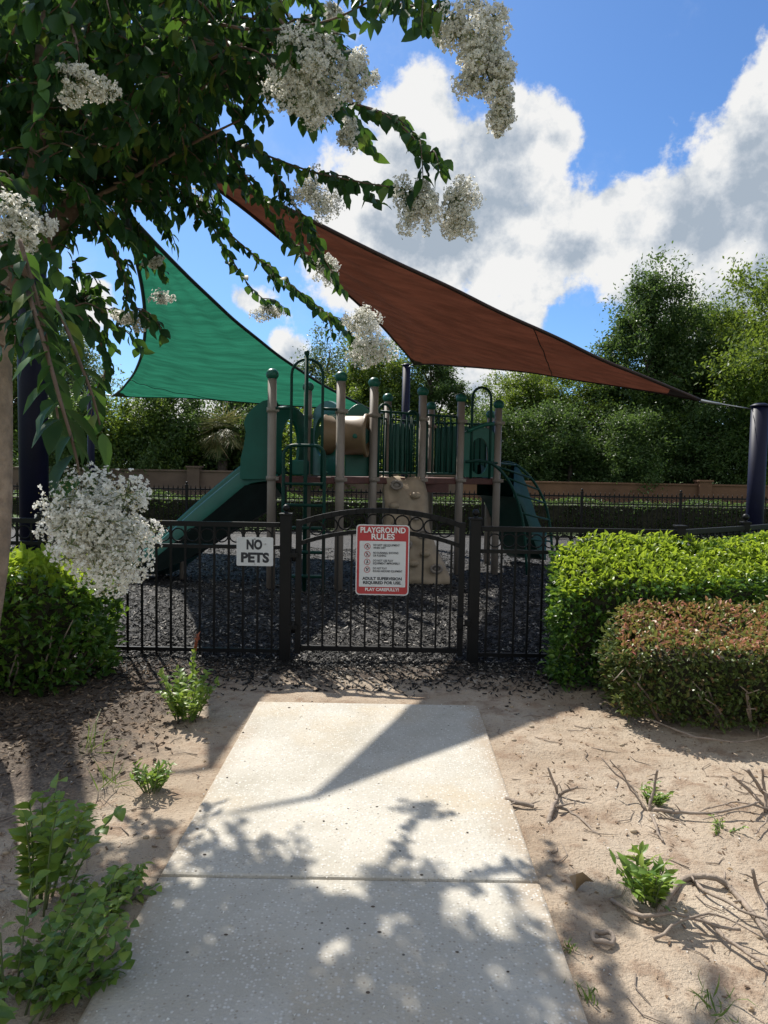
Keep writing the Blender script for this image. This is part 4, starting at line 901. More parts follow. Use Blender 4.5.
# low hedge along the far fence
def leafbox(name, poly, z0, zf, n, ln, m, root, inset=.05, topw=1.0, topm=None, seed=1, jit=.035, twigs=True, corem='core'):
    """clipped hedge: poly = plan outline; leaves over the sides and top, twigs and a dense dark heart inside"""
    global RNG
    RNG = np.random.default_rng(seed)
    Pn = np.array(poly); c = Pn.mean(0); k = len(Pn); nxt = np.roll(Pn, -1, 0); el = np.linalg.norm(nxt - Pn, axis=1)
    area = .5 * abs(np.sum(Pn[:, 0] * nxt[:, 1] - nxt[:, 0] * Pn[:, 1])); hz = zf(*c) - z0; At = area * topw; As = el.sum() * hz
    nt_ = int(n * At / (At + As)); ns = n - nt_
    # sides
    ei = RNG.choice(k, ns, p=el / el.sum()); t = RNG.uniform(0, 1, ns)[:, None]; p2 = Pn[ei] * (1 - t) + nxt[ei] * t; dn = nxt[ei] - Pn[ei]; on = nrm(np.stack([dn[:, 1], -dn[:, 0]], 1))
    ztop = np.array([zf(*q) for q in p2]); zz = z0 + (ztop - z0) * RNG.uniform(0, 1, ns)
    bul = np.array([mnoise.noise(Vector((q[0] * 3.2, q[1] * 3.2, z * 3.2))) for q, z in zip(p2, zz)])
    off = bul * .12 + np.where(RNG.uniform(size=ns) < .05, RNG.uniform(0, .09, ns), 0) - np.abs(RNG.normal(0, jit * 1.5, ns)) + jit - .10 * np.clip((ztop - zz) / np.maximum(ztop - z0, .01) - .55, 0, 1)
    ps_ = np.column_stack([p2 + on * off[:, None], zz]); ds = np.column_stack([on, RNG.uniform(-.1, .9, ns)]) + RNG.normal(0, .55, (ns, 3)); us = np.column_stack([on * .5, np.full(ns, .9)]) + RNG.normal(0, .45, (ns, 3))
    # top
    tt = []
    while len(tt) < nt_:
        i = RNG.integers(k); a, b = RNG.uniform(0, 1, 2); a, b = (a, b) if a + b < 1 else (1 - a, 1 - b); tt.append(None) if False else None
        tri = [np.cross(Pn[j] - c, nxt[j] - c) for j in range(k)]; pr_ = np.abs(tri) / np.abs(tri).sum()
        idx = RNG.choice(k, nt_, p=pr_); a = RNG.uniform(0, 1, nt_); b = RNG.uniform(0, 1, nt_); fl = a + b > 1; a[fl], b[fl] = 1 - a[fl], 1 - b[fl]
        tt = c + (Pn[idx] - c) * a[:, None] + (nxt[idx] - c) * b[:, None]
    zt = np.array([zf(*q) + mnoise.noise(Vector((q[0] * 4, q[1] * 4, 7))) * .045 for q in tt]) - np.abs(RNG.normal(0, jit, nt_)) + jit * .9 * RNG.uniform(0, 1, nt_)
    pt2 = np.column_stack([tt, zt]); dt = RNG.normal(0, .7, (nt_, 3)) + np.array([0, 0, .3]); ut = RNG.normal(0, .45, (nt_, 3)) + np.array([-.2, .3, .8])
    if nt_: 
        mk = lambda b_, d_, u_, q: leaves(b_, d_, u_, ln * RNG.uniform(.6, 1.35, q), ln * RNG.uniform(.38, .6, q))
        Vs = mk(ps_, ds, us, ns); Vt = mk(pt2, dt, ut, nt_)
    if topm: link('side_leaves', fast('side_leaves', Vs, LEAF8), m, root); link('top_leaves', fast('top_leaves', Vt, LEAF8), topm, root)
    else: link('leaves', fast('leaves', np.concatenate([Vs, Vt]), LEAF8), m, root)
    # heart
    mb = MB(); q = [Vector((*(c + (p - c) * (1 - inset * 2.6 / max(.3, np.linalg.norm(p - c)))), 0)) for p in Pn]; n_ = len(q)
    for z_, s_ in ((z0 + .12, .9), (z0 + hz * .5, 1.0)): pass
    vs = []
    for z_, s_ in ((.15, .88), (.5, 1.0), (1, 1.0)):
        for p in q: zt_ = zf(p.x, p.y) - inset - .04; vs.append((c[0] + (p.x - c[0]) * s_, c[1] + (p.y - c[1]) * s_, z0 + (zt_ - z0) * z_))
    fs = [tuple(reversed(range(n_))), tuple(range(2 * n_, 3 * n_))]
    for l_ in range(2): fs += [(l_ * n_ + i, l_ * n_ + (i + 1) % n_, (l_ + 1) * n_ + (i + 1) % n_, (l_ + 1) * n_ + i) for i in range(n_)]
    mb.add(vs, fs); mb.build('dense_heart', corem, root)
    if twigs:
        mb = MB(); random.seed(seed)
        for _ in range(int(10 + 5 * el.sum())):
            i = random.randrange(k); t = random.random(); p = Pn[i] * (1 - t) + nxt[i] * t; b0 = c * .25 + p * .75
            mb.tube([(b0[0], b0[1], z0 - .02), (p[0] * .9 + b0[0] * .1, p[1] * .9 + b0[1] * .1, z0 + random.uniform(.1, .35)), (p[0] + random.uniform(-.08, .08), p[1] + random.uniform(-.08, .08), z0 + random.uniform(.15, hz * .6))], [.010, .006, .003], 5)
        mb.build('twigs', 'twig', root)
fh = thing('low_hedge', (0, 17.6, 0), 'low dark hedge running just behind the far picket fence', 'hedge')
leafbox('hedge', [(-9.5, 17.3), (11.5, 17.3), (11.5, 17.95), (-9.5, 17.95)], -.05, lambda x, y: .82 + .05 * math.sin(x * 1.7) + .04 * math.sin(x * 4.1), 15000, .085, 'leaf_tree_dark', fh, seed=21, twigs=False)

# ------------------------------------------------------------------ hedges by the gate
h1 = thing('green_hedge', (2.3, 5.2, 0), 'clipped bright green hedge in front of the fence, right of the gate', 'hedge')
leafbox('hedge', [(1.27, 4.88), (2.15, 4.86), (4.6, 6.15), (4.35, 6.72), (2.45, 5.48), (1.34, 5.46)], .03, lambda x, y: .76 + .42 * min(max(y - 4.88 - .526 * max(x - 2.15, 0), 0), .58) + .02 * min(x, 3) - .10 * max(0, 1.55 - x) / .3, 24000, .052, 'leaf_side_shaded', h1, topm='leaf_top_sunlit', topw=1.6, seed=31, jit=.045)
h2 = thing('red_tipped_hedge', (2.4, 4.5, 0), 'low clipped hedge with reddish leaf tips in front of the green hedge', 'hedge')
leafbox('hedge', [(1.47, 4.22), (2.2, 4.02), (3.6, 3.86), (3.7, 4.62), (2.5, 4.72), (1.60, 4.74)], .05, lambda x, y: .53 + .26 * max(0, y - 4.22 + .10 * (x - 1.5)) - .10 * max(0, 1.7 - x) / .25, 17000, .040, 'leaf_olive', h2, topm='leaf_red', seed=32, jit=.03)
h3 = thing('round_bush', (-2.55, 5.0, 0), 'dark green bush with a sunlit top behind the big white flower head at left', 'bush')
leafbox('hedge', [(-3.9, 4.55), (-2.62, 4.45), (-2.16, 4.62), (-2.04, 4.95), (-2.17, 5.38), (-3.9, 5.42)], .03, lambda x, y: .86 - .22 * max(0, (x + 2.35)) / .4, 8000, .075, 'leaf_side_shaded', h3, topm='leaf_top_sunlit', seed=33, jit=.075)

# ------------------------------------------------------------------ crape myrtle
cm_root_p = P(-45, 735, 3.95)
cm = thing('crape_myrtle', (cm_root_p.x, 3.95, 0), 'crape myrtle tree with white flower heads overhanging the path from the left', 'tree')
mb = MB()
mb.tube(spline([P(-62, 800, 3.95), P(-30, 640, 3.95), P(-15, 540, 3.95), P(-11, 430, 4.0), P(-9, 340, 4.05), P(4, 280, 4.1)], 16), [.150 - .003 * k for k in range(16)], 14); mb.build('trunk', 'bark_pale', cm)
mb = MB()
mb.tube(spline([P(2, 300, 4.08), P(35, 250, 4.15), P(66, 212, 4.3), P(95, 175, 4.5), P(135, 120, 4.7), P(180, 40, 4.9), P(200, -60, 5)], 18), [.085 - .0036 * k for k in range(18)], 10)
mb.tube(spline([P(15, 275, 4.1), P(28, 200, 4.0), P(38, 150, 3.9), P(40, 60, 3.9), P(60, -60, 4)], 12), [.06 - .0035 * k for k in range(12)], 9)
mb.tube(spline([P(70, 208, 4.3), P(120, 185, 4.1), P(180, 150, 3.9), P(240, 120, 3.7)], 10), [.015 - .0011 * k for k in range(10)], 7)
mb.tube(spline([P(90, 180, 4.5), P(140, 160, 4.9), P(200, 140, 5.2)], 8), [.035 - .003 * k for k in range(8)], 7)
mb.tube(spline([P(0, 330, 4.05), P(-60, 200, 4.3), P(-120, 60, 4.5), P(-150, -150, 4.7)], 10), [.08 - .005 * k for k in range(10)], 8)
mb.build('limbs', 'bark', cm)
RNG = np.random.default_rng(101)
LV = []; TW = MB()
def frond(pts, leaf=.078, gap=.030, droop=.55, r=.006, wide=.56, skip=0.0, n=26, hang=True):
    c = spline(pts, n); TW.tube(c, [r * (1 - .7 * k / (n - 1)) + .0012 for k in range(n)], 5)
    a = np.array([tuple(p) for p in c]); seg = np.linalg.norm(np.diff(a, axis=0), axis=1); cum = np.concatenate([[0], np.cumsum(seg)]); tot = cum[-1]
    m = max(2, int(tot * (1 - skip) / gap)); s = np.linspace(tot * skip + gap, tot, m)
    B = np.stack([np.interp(s, cum, a[:, i]) for i in range(3)], 1); T = np.stack([np.interp(np.minimum(s + .02, tot), cum, a[:, i]) - np.interp(np.maximum(s - .02, 0), cum, a[:, i]) for i in range(3)], 1); T = nrm(T)
    side = nrm(np.cross(T, [0, 0, 1]) + 1e-6)
    for sg in (-1, 1):
        k = m
        if hang: d = side * sg * .42 + T * .50 + np.array([0, 0, -.75]) + RNG.normal(0, .34, (k, 3)); up = side * sg + np.array([0, 0, .35]) + RNG.normal(0, .55, (k, 3))
        else: d = side * sg * .75 + T * .38 + np.array([0, 0, -droop]) + RNG.normal(0, .22, (k, 3)); up = np.tile([0, 0, 1.0], (k, 1)) + side * sg * .45 + RNG.normal(0, .25, (k, 3))
        B2 = B + T * (gap * .35 * sg) + RNG.normal(0, .004, (k, 3))
        LV.append(leaves_fine(B2, d, up, leaf * RNG.uniform(.65, 1.2, k), leaf * wide * RNG.uniform(.8, 1.2, k), .12, .12))
def PP(l): return [P(*q) for q in l]
def spray(pts, leaf, gap, *r):
    frond(pts, leaf, gap, *r); c = spline(pts, 30)
    for k in RNG.choice(np.arange(6, 27), 5, replace=False):
        t = (c[k + 1] - c[k - 1]).normalized(); sd = t.cross(Vector((0, 0, 1))).normalized() * RNG.choice([-1, 1]); l = RNG.uniform(.10, .24)
        frond([c[k], c[k] + (t * .7 + sd * .6) * l * .5 + Vector((0, 0, .02)), c[k] + (t * .8 + sd * .7 + Vector((0, 0, RNG.uniform(-.5, .25)))) * l], leaf * .9, gap * .8, .5, .003, n=6)
# the arching branches one can follow
spray(PP([(150, 105, 4.4), (230, 140, 4.1), (300, 168, 3.7), (360, 182, 3.3), (412, 190, 3.0)]), .094, .056)
spray(PP([(300, -30, 3.2), (360, -6, 2.8), (410, 6, 2.5), (455, 14, 2.35)]), .08, .046)
spray(PP([(110, 135, 4.8), (190, 200, 4.7), (262, 262, 4.6), (310, 300, 4.5), (342, 326, 4.4)]), .094, .056)
spray(PP([(240, 60, 3.6), (330, 95, 3.4), (390, 118, 3.2), (425, 150, 3.1), (448, 166, 3.05)]), .086, .048)
spray(PP([(230, 110, 4.2), (280, 180, 4.1), (310, 235, 4.0), (340, 285, 4.0)]), .085, .05)
spray(PP([(215, 130, 4.2), (262, 200, 4.3), (300, 250, 4.3), (322, 262, 4.3)]), .086, .054)
frond(PP([(28, 292, 1.75), (46, 350, 1.66), (60, 400, 1.6), (74, 448, 1.57), (82, 490, 1.56)]), .105, .044, .6, .005, .42, hang=False)
frond(PP([(20, 240, 1.8), (42, 318, 1.75), (52, 380, 1.75), (60, 430, 1.75)]), .10, .044, .6, .005, .42, hang=False)
frond(PP([(55, 300, 2.0), (75, 350, 1.9), (92, 395, 1.85), (100, 425, 1.85)]), .095, .044, .6, .005, .44, hang=False)
spray(PP([(60, 170, 4.3), (110, 245, 4.3), (132, 300, 4.3), (150, 322, 4.2)]), .092, .056)
spray(PP([(120, 190, 4.6), (145, 240, 4.6), (158, 262, 4.6)]), .086, .054)
spray(PP([(60, 280, 4.5), (90, 320, 4.5), (105, 360, 4.5), (100, 400, 4.5)]), .09, .055)
spray(PP([(40, 330, 4.6), (75, 300, 4.6), (110, 310, 4.6), (128, 318, 4.6)]), .092, .056)
spray(PP([(170, 160, 4.8), (205, 215, 4.9), (245, 280, 4.9), (270, 305, 5.0)]), .092, .056)
spray(PP([(280, 20, 3.0), (300, 40, 2.9), (320, 45, 2.9)]), .08, .046)
spray(PP([(200, 20, 3.0), (260, 30, 2.9), (330, 20, 2.8), (390, -10, 2.8)]), .08, .046)
spray(PP([(70, 20, 2.9), (78, 50, 2.75), (78, 80, 2.7)]), .085, .048)
spray(PP([(-20, 150, 2.5), (5, 190, 2.35), (15, 225, 2.3)]), .085, .048)
# crown, many more arching shoots
def shoots(k, xr_, yr_, Yr, ln, ex=0.0):
    for _ in range(k):
        x_, y_, Y_ = RNG.uniform(*xr_), RNG.uniform(*yr_), RNG.uniform(*Yr)
        p = P(x_, y_, Y_); a = RNG.uniform(-math.pi, math.pi); l = ln * RNG.uniform(.6, 1.3)
        d = Vector((math.cos(a), math.sin(a), 0)); q = [p, p + d * l * .4 + Vector((0, 0, .10 * l)), p + d * l * .8 + Vector((0, 0, -.06 * l)), p + d * l + Vector((0, 0, -.28 * l))]
        frond(q, .10 * RNG.uniform(.75, 1.15), .046, .5, .005, n=10)
shoots(185, (-40, 200), (-20, 135), (3.4, 5.2), .62)
shoots(110, (-30, 150), (100, 215), (3.6, 5.0), .42)
shoots(95, (160, 300), (-20, 90), (3.0, 5.0), .5)
shoots(24, (100, 215), (130, 190), (4.0, 5.2), .4)
shoots(10, (55, 130), (200, 260), (4.2, 5.0), .28)
shoots(24, (-10, 42), (235, 350), (3.3, 3.8), .24)
shoots(10, (20, 110), (250, 330), (4.2, 4.8), .24)
shoots(44, (-250, 330), (-330, -40), (4.0, 6.2), .75)
shoots(22, (-320, -60), (0, 260), (3.6, 5.4), .7)
shoots(40, (300, 600), (-330, -60), (4.6, 6.4), .6)
link('foliage', fast('foliage', np.concatenate(LV), LEAF14, True), 'leaf_crape', cm)
TW.build('branchlets', 'bark', cm)

PET = []
def panicle(px, py, w, h, Y, nfl, fs=.0088, ang=0.0, lob=9):
    """flower head: knots of small crinkled florets round a branching stalk"""
    c = P(px, py, Y); sx = w / F * Y / 2; sz = h / F * Y / 2; sy = min(sx, sz) * 1.05; ca, sa = math.cos(ang), math.sin(ang)
    nfl = int(nfl * 2.2); top = c + Vector((-sx * .2, 0, sz * .3))
    lob = int(lob + nfl / 90)
    lo = rdir(lob) * RNG.uniform(.30, .86, (lob, 1)); lo[:, 0] *= 1 - .25 * np.maximum(0, -lo[:, 2])
    lr = RNG.uniform(.16, .36, lob); lo = np.vstack([lo, [[0, 0, 0]]]); lr = np.append(lr, .45)
    wgt = lr ** 2; wgt /= wgt.sum(); idx = RNG.choice(len(lr), nfl, p=wgt)
    q = lo[idx] + rdir(nfl) * (lr[idx] * RNG.uniform(.45, 1.0, nfl) ** .5 * np.where(RNG.uniform(size=nfl) < .1, 1.35, 1))[:, None]
    def place(q): x, z = q[:, 0] * sx, q[:, 2] * sz; return np.column_stack([c.x + x * ca - z * sa, c.y + q[:, 1] * sy, c.z + x * sa + z * ca])
    pos = place(q); outd = nrm(q + RNG.normal(0, .5, q.shape))
    s = nrm(np.cross(outd, rdir(nfl))); u = np.cross(outd, s); V = []; fsz = fs * RNG.uniform(.6, 1.3, nfl)
    for k in range(5):
        a = 2 * math.pi * k / 5 + RNG.uniform(-.4, .4, nfl); d = s * np.cos(a)[:, None] + u * np.sin(a)[:, None] + outd * RNG.uniform(-.3, 1.3, nfl)[:, None]
        l = fsz * RNG.uniform(.7, 1.3, nfl); V.append(diamonds(pos, d, outd + RNG.normal(0, .6, (nfl, 3)), l, l * RNG.uniform(.7, 1.1, nfl)))
    nb = int(nfl * .9); ib = RNG.choice(len(lr), nb, p=wgt); qb = lo[ib] + rdir(nb) * (lr[ib] * RNG.uniform(.2, 1.12, nb))[:, None]; pb_ = place(qb)
    V.append(diamonds(pb_, rdir(nb), rdir(nb), np.full(nb, fs * .8), np.full(nb, fs * .6)))
    V = np.concatenate(V); me = fast('flower_head', V, D4); mi = np.zeros(len(V), np.int32); mi[5 * nfl:] = 1
    o = link('flower_head', me, 'petal', cm); me.materials.append(M['bud']); me.polygons.foreach_set('material_index', mi)
    st = MB()
    for e, r_ in zip(place(lo), lr):
        e = Vector(e); m_ = (top + e) / 2; st.tube([top, m_, e], [.003, .0022, .0014], 5)
        for _ in range(5): v = Vector(rdir(1)[0]) * r_ * .8; st.tube([e, e + Vector((v.x * sx, v.y * sy, v.z * sz))], [.0014, .0007], 4)
    st.build('stalks', 'stem', o)
    return o
for a_ in [(78, 81, 72, 50, 2.7, 420), (22, 224, 60, 62, 2.3, 450), (100, 532, 138, 122, 1.56, 2000, .0060), (312, 78, 95, 100, 2.9, 1300), (358, 75, 48, 60, 3.0, 420),
           (476, 38, 78, 75, 2.35, 900), (492, 78, 70, 60, 2.35, 650), (500, 112, 34, 52, 2.35, 260), (420, 203, 56, 60, 3.0, 520), (458, 205, 50, 75, 3.0, 560), (362, 322, 46, 50, 4.2, 520), (372, 352, 52, 46, 4.2, 480),
           (316, 195, 54, 60, 3.9, 520), (155, 264, 32, 20, 4.6, 160), (162, 298, 26, 18, 4.7, 110), (132, 318, 48, 28, 4.4, 260), (270, 312, 42, 26, 5.0, 220), (347, 135, 30, 36, 3.4, 160),
           (326, 268, 36, 40, 4.3, 260), (335, 15, 34, 40, 3.0, 200), (140, 200, 34, 24, 4.9, 150), (200, 205, 34, 34, 5.0, 160), (130, 150, 30, 20, 4.8, 120)]:
    panicle(*a_)

# ------------------------------------------------------------------ small plants in the soil
def plant(name, spots, label, cat, leaf, m, hgt_, nstem, spread, gap=.022, group=None, seed=1, wide=.55, droop=.1, tip=None, lean=None):
    """clump of leafy shoots"""
    global RNG, LV, TW
    RNG = np.random.default_rng(seed); LV = []; TW = MB(); c0 = G(*spots)
    c0.z = soil_h(c0.x, c0.y)
    t = thing(name, c0, label, cat, group)
    for k in range(nstem):
        a = RNG.uniform(-math.pi, math.pi); r = spread * math.sqrt(RNG.uniform(0, 1)); b = c0 + Vector((math.cos(a) * r * .35, math.sin(a) * r * .35, -.01)); h_ = hgt_ * RNG.uniform(.5, 1.1)
        e = c0 + Vector((math.cos(a) * r, math.sin(a) * r, h_))
        if lean: e += Vector(lean) * RNG.uniform(.3, 1)
        frond([b, b.lerp(e, .5) + Vector((0, 0, h_ * .12)), e], leaf, gap, droop, .0028, wide, .15, n=8, hang=False)
    link('leaves', fast('leaves', np.concatenate(LV), LEAF14, True), m, t); TW.build('stems', 'stem', t)
    return t
p = plant('sprouting_shrub', (185, 722), 'light green sprouting plant with a red tip beside the path corner', 'plant', .05, 'leaf_sprout', .26, 26, .20, .02, seed=41, wide=.5, droop=-.1)
LV = []; TW = MB(); RNG = np.random.default_rng(42); q = G(192, 712); frond([q, q + Vector((0, 0, .22)), q + Vector((.02, 0, .40))], .045, .016, -.5, .004, .45, n=8, hang=False)
link('leaves', fast('leaves', np.concatenate(LV), LEAF14, True), 'leaf_sprout', p); TW.build('stems', 'stem', p)
LV = []; TW = MB(); frond([q + Vector((.02, 0, .38)), q + Vector((.025, 0, .43)), q + Vector((.03, 0, .48))], .045, .010, -.7, .003, .4, n=6, hang=False); link('red_tip', fast('red_tip', np.concatenate(LV), LEAF14, True), 'leaf_redtip', p)
plant('small_plant', (152, 792), 'small dark green tuft between the sprouting plant and the leafy suckers', 'plant', .05, 'leaf_sucker', .10, 18, .10, .016, seed=43, wide=.28, droop=-.2)
plant('sucker_shrub', (42, 905), 'tall leafy green suckers growing left of the path', 'shrub', .062, 'leaf_sprout', .40, 15, .22, .042, seed=44, wide=.66, droop=.0, lean=(.08, 0, .02))  # paler leaves put sun patches into the colour of these suckers
plant('sucker_shrub', (5, 1015), 'dense leafy suckers at the bottom left corner of the ground', 'shrub', .052, 'leaf_sucker', .28, 28, .34, .034, seed=45, wide=.6, droop=.1)
plant('weed_clump', (110, 905), 'low pale green weeds under the tall suckers by the path edge', 'plant', .042, 'leaf_sprout', .07, 26, .17, .02, seed=46, wide=.55, droop=.3)
plant('weed_clump', (65, 985), 'low weeds beside the concrete edge at bottom left', 'plant', .04, 'leaf_sucker', .10, 30, .2, .022, seed=47, wide=.6, droop=.3)
plant('yellow_sprout', (78, 845), 'yellow-green sprout behind the tall suckers', 'plant', .05, 'leaf_sprout', .16, 9, .10, .024, seed=48, wide=.5)
plant('stump_sprout', (652, 803), 'small green sprout growing among cut twigs at right', 'plant', .032, 'leaf_sprout', .07, 16, .11, .014, seed=49, wide=.4, droop=0)
plant('stump_sprout', (650, 900), 'bushy green sprout with pointed leaves beside the dead branches', 'plant', .06, 'leaf_sprout', .13, 16, .12, .018, seed=50, wide=.36, droop=-.1)
plant('stump_sprout', (724, 832), 'tiny pale sprout low on the sand at right', 'plant', .025, 'leaf_sprout', .03, 8, .08, .014, seed=51, wide=.4, droop=.1)
def tuft(px, py, n, h_, sp, label, seed):
    global RNG
    RNG = np.random.default_rng(seed); c = G(px, py); n_ = n; b = np.array(c) + RNG.normal(0, sp, (n_, 3)) * np.array([1, 1, 0]); d = RNG.normal(0, .5, (n_, 3)) + np.array([0, 0, .8])
    o = link('grass_tuft', fast('grass_tuft', leaves(b, d, rdir(n_), h_ * RNG.uniform(.5, 1.2, n_), np.full(n_, .006), .1, .3), LEAF8), 'grass'); return tag(o, label, 'grass tuft')
tuft(585, 1000, 26, .05, .02, 'small weeds along the right edge of the path at the bottom', 61)
tuft(570, 950, 16, .04, .015, 'tiny weeds at the path edge, above the lower weeds', 62)
tuft(710, 1010, 22, .08, .03, 'thin grass tuft at the bottom right', 63)
tuft(88, 755, 14, .22, .03, 'long bladed grass left of the small dark tuft', 64)
tuft(110, 790, 12, .20, .03, 'thin grass blades in front of the long bladed grass', 65)

# dead branches and twigs
def stick(name, label, lines, group='dead branches on the sand', sub=True):
    c = Vector(lines[0][0][0]); t = thing(name, (c.x, c.y, 0), label, 'branch', group)
    mb = MB()
    for pts, r0, r1 in lines:
        q = spline(pts, 12); q = [p + Vector((mnoise.noise(p * 17) * .014, mnoise.noise(p * 17 + Vector((5, 0, 0))) * .014, mnoise.noise(p * 17 + Vector((0, 5, 0))) * .006)) for p in q]
        mb.tube(q, [(r0 + (r1 - r0) * k / 11) * .78 * (1 + .3 * mnoise.noise(q[k] * 40)) for k in range(12)], 7)
        if len(q) > 3:
            for k in (4, 7, 9):
                v = Vector((random.uniform(-1, 1), random.uniform(-1, 1), random.uniform(.0, .5))).normalized(); mb.tube([q[k], q[k] + v * .03, q[k] + v * .06 + Vector((0, 0, -.008))], [r1 * .5, r1 * .4, r1 * .15], 4)
    mb.build('wood', 'twig', t); return t
def g(x_, y_, z_=.02): return G(x_, y_, z_)
stick('forked_stump', 'forked dead twig standing in the sand right of the path', [([g(548, 826, 0), g(553, 808, .03), P(557, 796, 3.28), P(553, 780, 3.28), P(549, 768, 3.28)], .016, .006), ([P(556, 800, 3.28), P(566, 791, 3.26), P(577, 787, 3.24)], .012, .007), ([g(556, 806, .03), g(572, 812, .01), g(590, 828, .01), g(612, 842, .01), g(625, 856, .01)], .008, .004), ([g(556, 806, .04), g(575, 803, .02)], .007, .003)])
stick('twig_stump', 'cut twigs splayed around the small sprout at right', [([g(648, 812, .0), P(632, 788, 3.25), P(610, 768, 3.3), P(600, 757, 3.35)], .008, .003), ([g(650, 812, 0), P(654, 785, 3.2), P(658, 770, 3.2)], .010, .007), ([g(650, 815, .02), g(658, 828, .02), g(663, 842, .01)], .009, .006), ([g(652, 810, .03), g(680, 812, .03), g(715, 813, .03), g(760, 802, .06)], .011, .006), ([g(655, 808, .02), g(685, 825, .01)], .006, .003), ([g(645, 808, 0), P(622, 775, 3.2), P(612, 760, 3.2)], .006, .003)])
stick('branch_pile', 'tangle of cut branches at the lower right, beside the bushy sprout', [([g(610, 900, .01), g(640, 915, .03), g(680, 915, .04), g(712, 925, .03), g(740, 930, .03)], .010, .006), ([g(660, 912, .02), P(678, 882, 2.55), P(708, 876, 2.55), P(735, 893, 2.5), g(768, 935, .05)], .016, .012), ([g(700, 915, .02), g(735, 945, .02), g(775, 975, .02)], .010, .006), ([g(655, 940, .01), g(690, 918, .05), g(720, 916, .06), g(770, 940, .05)], .007, .004), ([g(770, 930, 0), P(760, 895, 2.45), P(753, 869, 2.45)], .011, .008), ([g(710, 945, .01), P(718, 970, 2.2)], .006, .004), ([g(690, 880, .02), g(720, 900, .04), g(765, 920, .05)], .009, .005)])
stick('branch_pile', 'splayed dry stems at the right edge below the red-tipped hedge', [([g(770, 810, 0), P(745, 788, 3.2), P(732, 775, 3.2)], .012, .008), ([g(775, 805, 0), P(757, 785, 3.2), P(748, 770, 3.2)], .012, .009), ([g(765, 812, 0), P(765, 790, 3.2), P(762, 768, 3.2)], .010, .008), ([g(768, 808, .02), g(735, 802, .03), g(700, 812, .02)], .007, .003), ([g(770, 815, .02), g(755, 835, .02)], .006, .003)])
stick('loose_stick', 'short dark stick lying against the right edge of the path', [([g(507, 799, .03), g(520, 803, .03), g(533, 807, .02)], .016, .010)])
stick('loose_stick', 'long thin root lying at the foot of the red-tipped hedge', [([g(640, 715, .06), g(690, 735, .06), g(740, 742, .06), g(775, 735, .08)], .008, .005)])
# curled dry leaf, ring of wire, stones
c = G(592, 892, .02); RNG = np.random.default_rng(70)
o = link('dry_leaf', fast('dry_leaf', leaves(np.array([tuple(c + Vector((-.06, 0, 0)))]), np.array([[.8, .5, .35]]), np.array([[-.5, .5, .8]]), np.array([.085]), np.array([.06]), .7, .2), LEAF8, True), 'leaf_dry'); tag(o, 'curled brown leaf lying on the sand beside the path', 'leaf')
c = G(603, 937, .02); mb = MB(); mb.tube([c + Vector((.034 * math.cos(k * math.pi / 10), .030 * math.sin(k * math.pi / 10), .006 * math.sin(k))) for k in range(20)], .008, 6, closed=True)
tag(mb.build('hose_ring', 'twig'), 'small grey ring of broken hose lying on the sand', 'ring')
RNG = np.random.default_rng(71); n = 150; x_ = np.concatenate([RNG.uniform(.68, 2.6, n), RNG.uniform(-2.4, -.9, n // 2)]); y_ = RNG.uniform(1.7, 4.8, len(x_)); k = len(x_)
b = np.column_stack([x_, y_, [soil_h(a, b_) + .004 for a, b_ in zip(x_, y_)]]); d = rdir(k); d[:, 2] *= .2; up = RNG.normal(0, .4, (k, 3)) + np.array([0, 0, 1])
tag(link('leaf_litter', fast('leaf_litter', leaves(b, d, up, RNG.uniform(.012, .035, k), RNG.uniform(.005, .014, k), .3, .2), LEAF8), 'leaf_dry'), kind='stuff')
mb = MB(); random.seed(5)
for _ in range(90):
    a, b_ = random.choice([(random.uniform(.66, 2.4), random.uniform(1.8, 4.6)), (random.uniform(-2.2, -.9), random.uniform(2, 4.8))]); mb.sphere((a, b_, soil_h(a, b_) + .003), random.uniform(.006, .017), 7, 5, (1, random.uniform(.6, 1), .6))
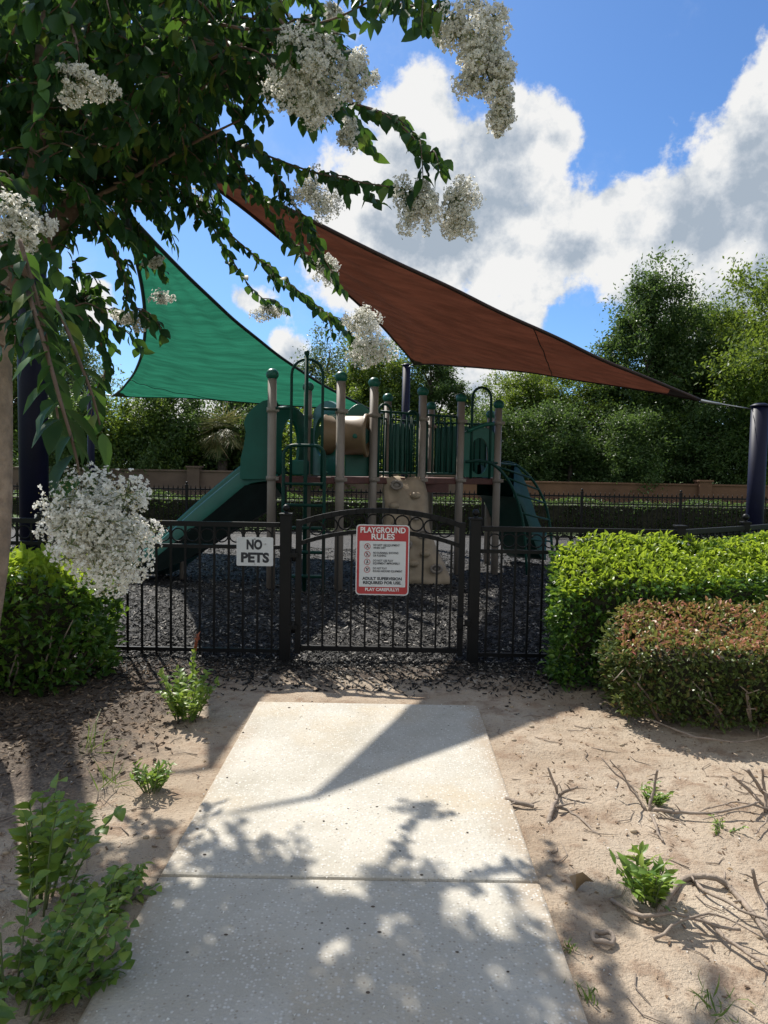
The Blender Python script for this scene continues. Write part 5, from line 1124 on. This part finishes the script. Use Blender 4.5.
tag(mb.build('pebbles', 'rock_plastic'), kind='stuff')
RNG = np.random.default_rng(77); n = 260; x_ = RNG.uniform(-1.6, 1.8, n); y_ = RNG.uniform(1.8, 5.0, n)
zz_ = np.array([.034 if lx(b_) < a < rx(b_) and b_ < yf else soil_h(a, b_) + .004 for a, b_ in zip(x_, y_)])
d = rdir(n); d[:, 2] *= .25; up = RNG.normal(0, .4, (n, 3)) + np.array([0, 0, 1])
tag(link('fallen_petals', fast('fallen_petals', leaves(np.column_stack([x_, y_, zz_]), d, up, RNG.uniform(.006, .014, n), RNG.uniform(.005, .010, n), .3, .3), LEAF8), 'petal'), kind='stuff')
mb = MB(); random.seed(12)
for _ in range(150):
    a, b_ = random.choice([(random.uniform(.66, 3.0), random.uniform(1.8, 4.4)), (random.uniform(.66, 3.0), random.uniform(1.8, 4.4)), (random.uniform(-2.2, -.9), random.uniform(2, 5.2))]); an = random.uniform(0, 6.3); l = random.uniform(.02, .09)
    q = [Vector((a, b_, 0)), Vector((a + l * math.cos(an), b_ + l * math.sin(an), 0)), Vector((a + 2 * l * math.cos(an + .4), b_ + 2 * l * math.sin(an + .4), 0))]
    for p_ in q: p_.z = soil_h(p_.x, p_.y) + .005
    if any(lx(p_.y) - .02 < p_.x < rx(p_.y) + .02 for p_ in q): continue
    mb.tube(q, [.0028, .0024, .0012], 4)
tag(mb.build('twig_litter', 'twig'), kind='stuff')
c = MB(); random.seed(9)
for _ in range(34):
    x_, y_ = random.uniform(-.82, .57), random.uniform(1.9, 4.5); c.sphere((x_, y_, .034), random.uniform(.002, .006), 6, 4, (random.uniform(1, 2), 1, .5))
tag(c.build('grit', 'bark_dark'), kind='stuff')

# ------------------------------------------------------------------ render settings
sc.view_settings.view_transform = 'Standard'; sc.view_settings.look = 'None'; sc.view_settings.exposure = 0.66; sc.view_settings.gamma = 1.0
sc.view_settings.use_curve_mapping = False
sc.render.engine = 'CYCLES'
sc.cycles.max_bounces = 8; sc.cycles.transparent_max_bounces = 8; sc.cycles.use_denoising = True
